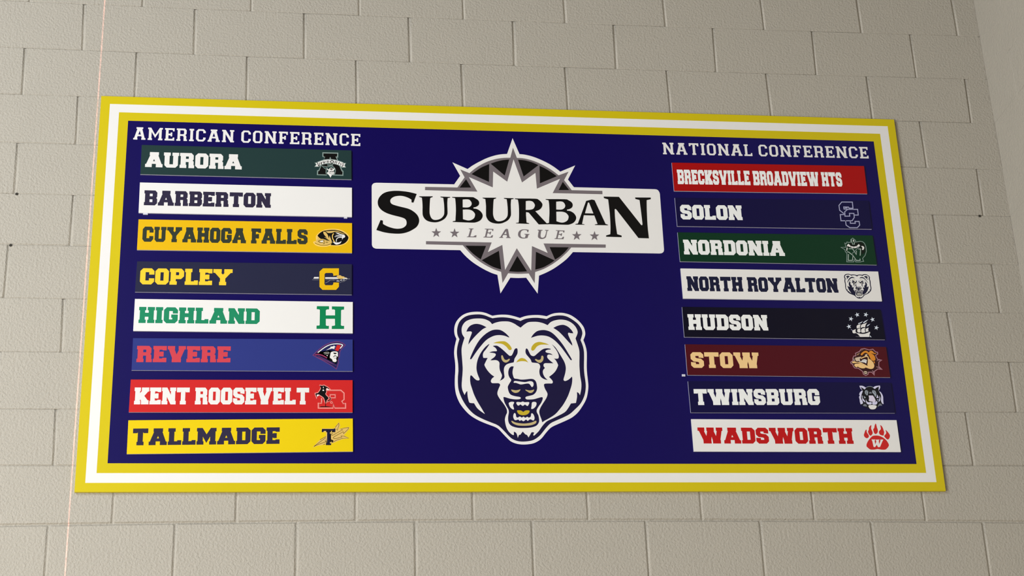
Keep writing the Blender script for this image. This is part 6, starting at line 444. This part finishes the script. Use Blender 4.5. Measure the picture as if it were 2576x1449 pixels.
# ------------------------------------------------------------------ the big board
bo = BOARD['outer']
org = Vector((bo[3][0] / 1e4, 0, bo[3][1] / 1e4 + ROW0))
board = empty('sign_board', org)
tagged(board, 'large dark blue sign board with yellow and white striped border on the grey block wall', 'sign')
ym = pm('border_yellow'); wm = pm('bright_white'); bm_ = pm('field_blue')
slab('board_panel', bo, 1.0, 12.0, org, ym, board)
ring('white_stripe', BOARD['white'], BOARD['yellow'], 12.1, org, wm, board)['label'] = 'white stripe between two yellow ones'
slab('blue_field', BOARD['blue'], 12.02, 12.12, org, bm_, board)['label'] = 'dark blue printed field'
for k in ('am', 'na'): lettering(k, 12.25, org, board, pm('bright_white'), 'lettering')
e = artwork('league_emblem', 'league_base', 12.25, org, board, 'cream league plate with grey and black starburst')
artwork('lettering', 'league_text', 12.8, org, e)
artwork('bear_emblem', 'bear', 12.2, org, board, 'snarling bear head outlined in white and navy')

# ------------------------------------------------------------------ name panels (each a separate plate fixed to the board)
INFO = [
 ('dark green name panel with white lettering and ribboned letter emblem, top of left column', 'bright_white', 'e_A'),
 ('white name panel with dark purple-grey lettering, second from top in the left column', 'letter_dark', None),
 ('golden yellow name panel with charcoal lettering and oval tiger head, third in the left column', 'letter_charcoal', 'e_tiger'),
 ('slate navy name panel with gold lettering and a gold letter pierced by a spear', 'letter_gold', 'e_C'),
 ('white name panel with green lettering and one big green slab letter at its end', 'letter_green', 'e_H'),
 ('royal blue name panel with red lettering and a head in a three-cornered hat', 'letter_red', 'e_hat'),
 ('bright red name panel with white lettering and a rearing black horse emblem', 'bright_white', 'e_horse'),
 ('lemon yellow name panel with dark lettering and trident emblem, bottom of the left column', 'letter_dark', 'e_T'),
 ('deep red name panel with narrow white lettering, top of the right column', 'letter_ivory', None),
 ('very dark navy name panel with white lettering and interlocked outlined letters', 'letter_ivory', 'e_SC'),
 ('green name panel with white lettering and outlined knight emblem in the right column', 'letter_ivory', 'e_N'),
 ('white name panel with navy lettering and small bear head emblem', 'letter_navy', 'e_bear'),
 ('near-black navy name panel with white lettering and a sailing ship under six stars', 'letter_ivory', 'e_ship'),
 ('maroon name panel with tan lettering and a bulldog head emblem', 'letter_tan', 'e_dog'),
 ('dark navy name panel with white lettering and a grey tiger face emblem', 'letter_ivory', 'e_cat'),
 ('white name panel with red lettering and red paw print, bottom of the right column', 'red_r', 'e_paw')]
foam = pm('foam')
for i, ((col, q), (label, lc, emb)) in enumerate(zip(PANELS, INFO)):
    org = Vector((q[3][0] / 1e4, -.012, q[3][1] / 1e4 + ROW0))
    t = empty('name_panel', org)
    tagged(t, label, 'sign', 'name panels on the blue board')
    slab('panel_core', q, 12.2, 17.7, org, foam, t)
    slab('printed_face', q, 17.7, 18.0, org, pm(col), t)
    lettering(str(i), 18.1, org, t, pm(lc))
    if emb: artwork('emblem', emb, 18.1, org, t)
    if i in (1, 13):
        for n, (x, z) in enumerate(TABS):
            if (i == 1) == (n < 2):
                w = 17 if n == 0 else 12
                vs, fs = boxv(x / 1e3 - w / 2e3, x / 1e3 + w / 2e3, -.0165, -.0122, z / 1e3 + ROW0 - .0035, z / 1e3 + ROW0 + .004)
                mesh_obj('adhesive_tab', [Vector(p) - org for p in vs], fs, [foam], None, t)

# ------------------------------------------------------------------ small dark holes in the bed joints
hole_m = mat('dark_hole', (.03, .027, .022), rough=.9)
HL = ['small dark anchor hole in a bed joint left of the board, upper of two', 'small dark anchor hole in a bed joint left of the board, lower of two', 'small dark anchor hole in a bed joint right of the board']
for (x, z), lab in zip(HOLES, HL):
    vs = []; fs = []; n = 14
    for ry, y in ((.0029, -.0006), (.0047, -.0012), (.0052, -.0002)):      # raised rim of paint and the plug in the hole
        for k in range(n):
            a = 2 * math.pi * k / n; vs.append((ry * math.cos(a), y, ry * math.sin(a)))
    for rr in range(2):
        for k in range(n): fs.append((rr * n + k, rr * n + (k + 1) % n, (rr + 1) * n + (k + 1) % n, (rr + 1) * n + k))
    fs.append(tuple(range(n)))
    o = mesh_obj('anchor_hole', vs, fs, [hole_m], None); o.location = (x / 1e3, -.0008, z / 1e3 + ROW0)
    tagged(o, lab, 'hole')
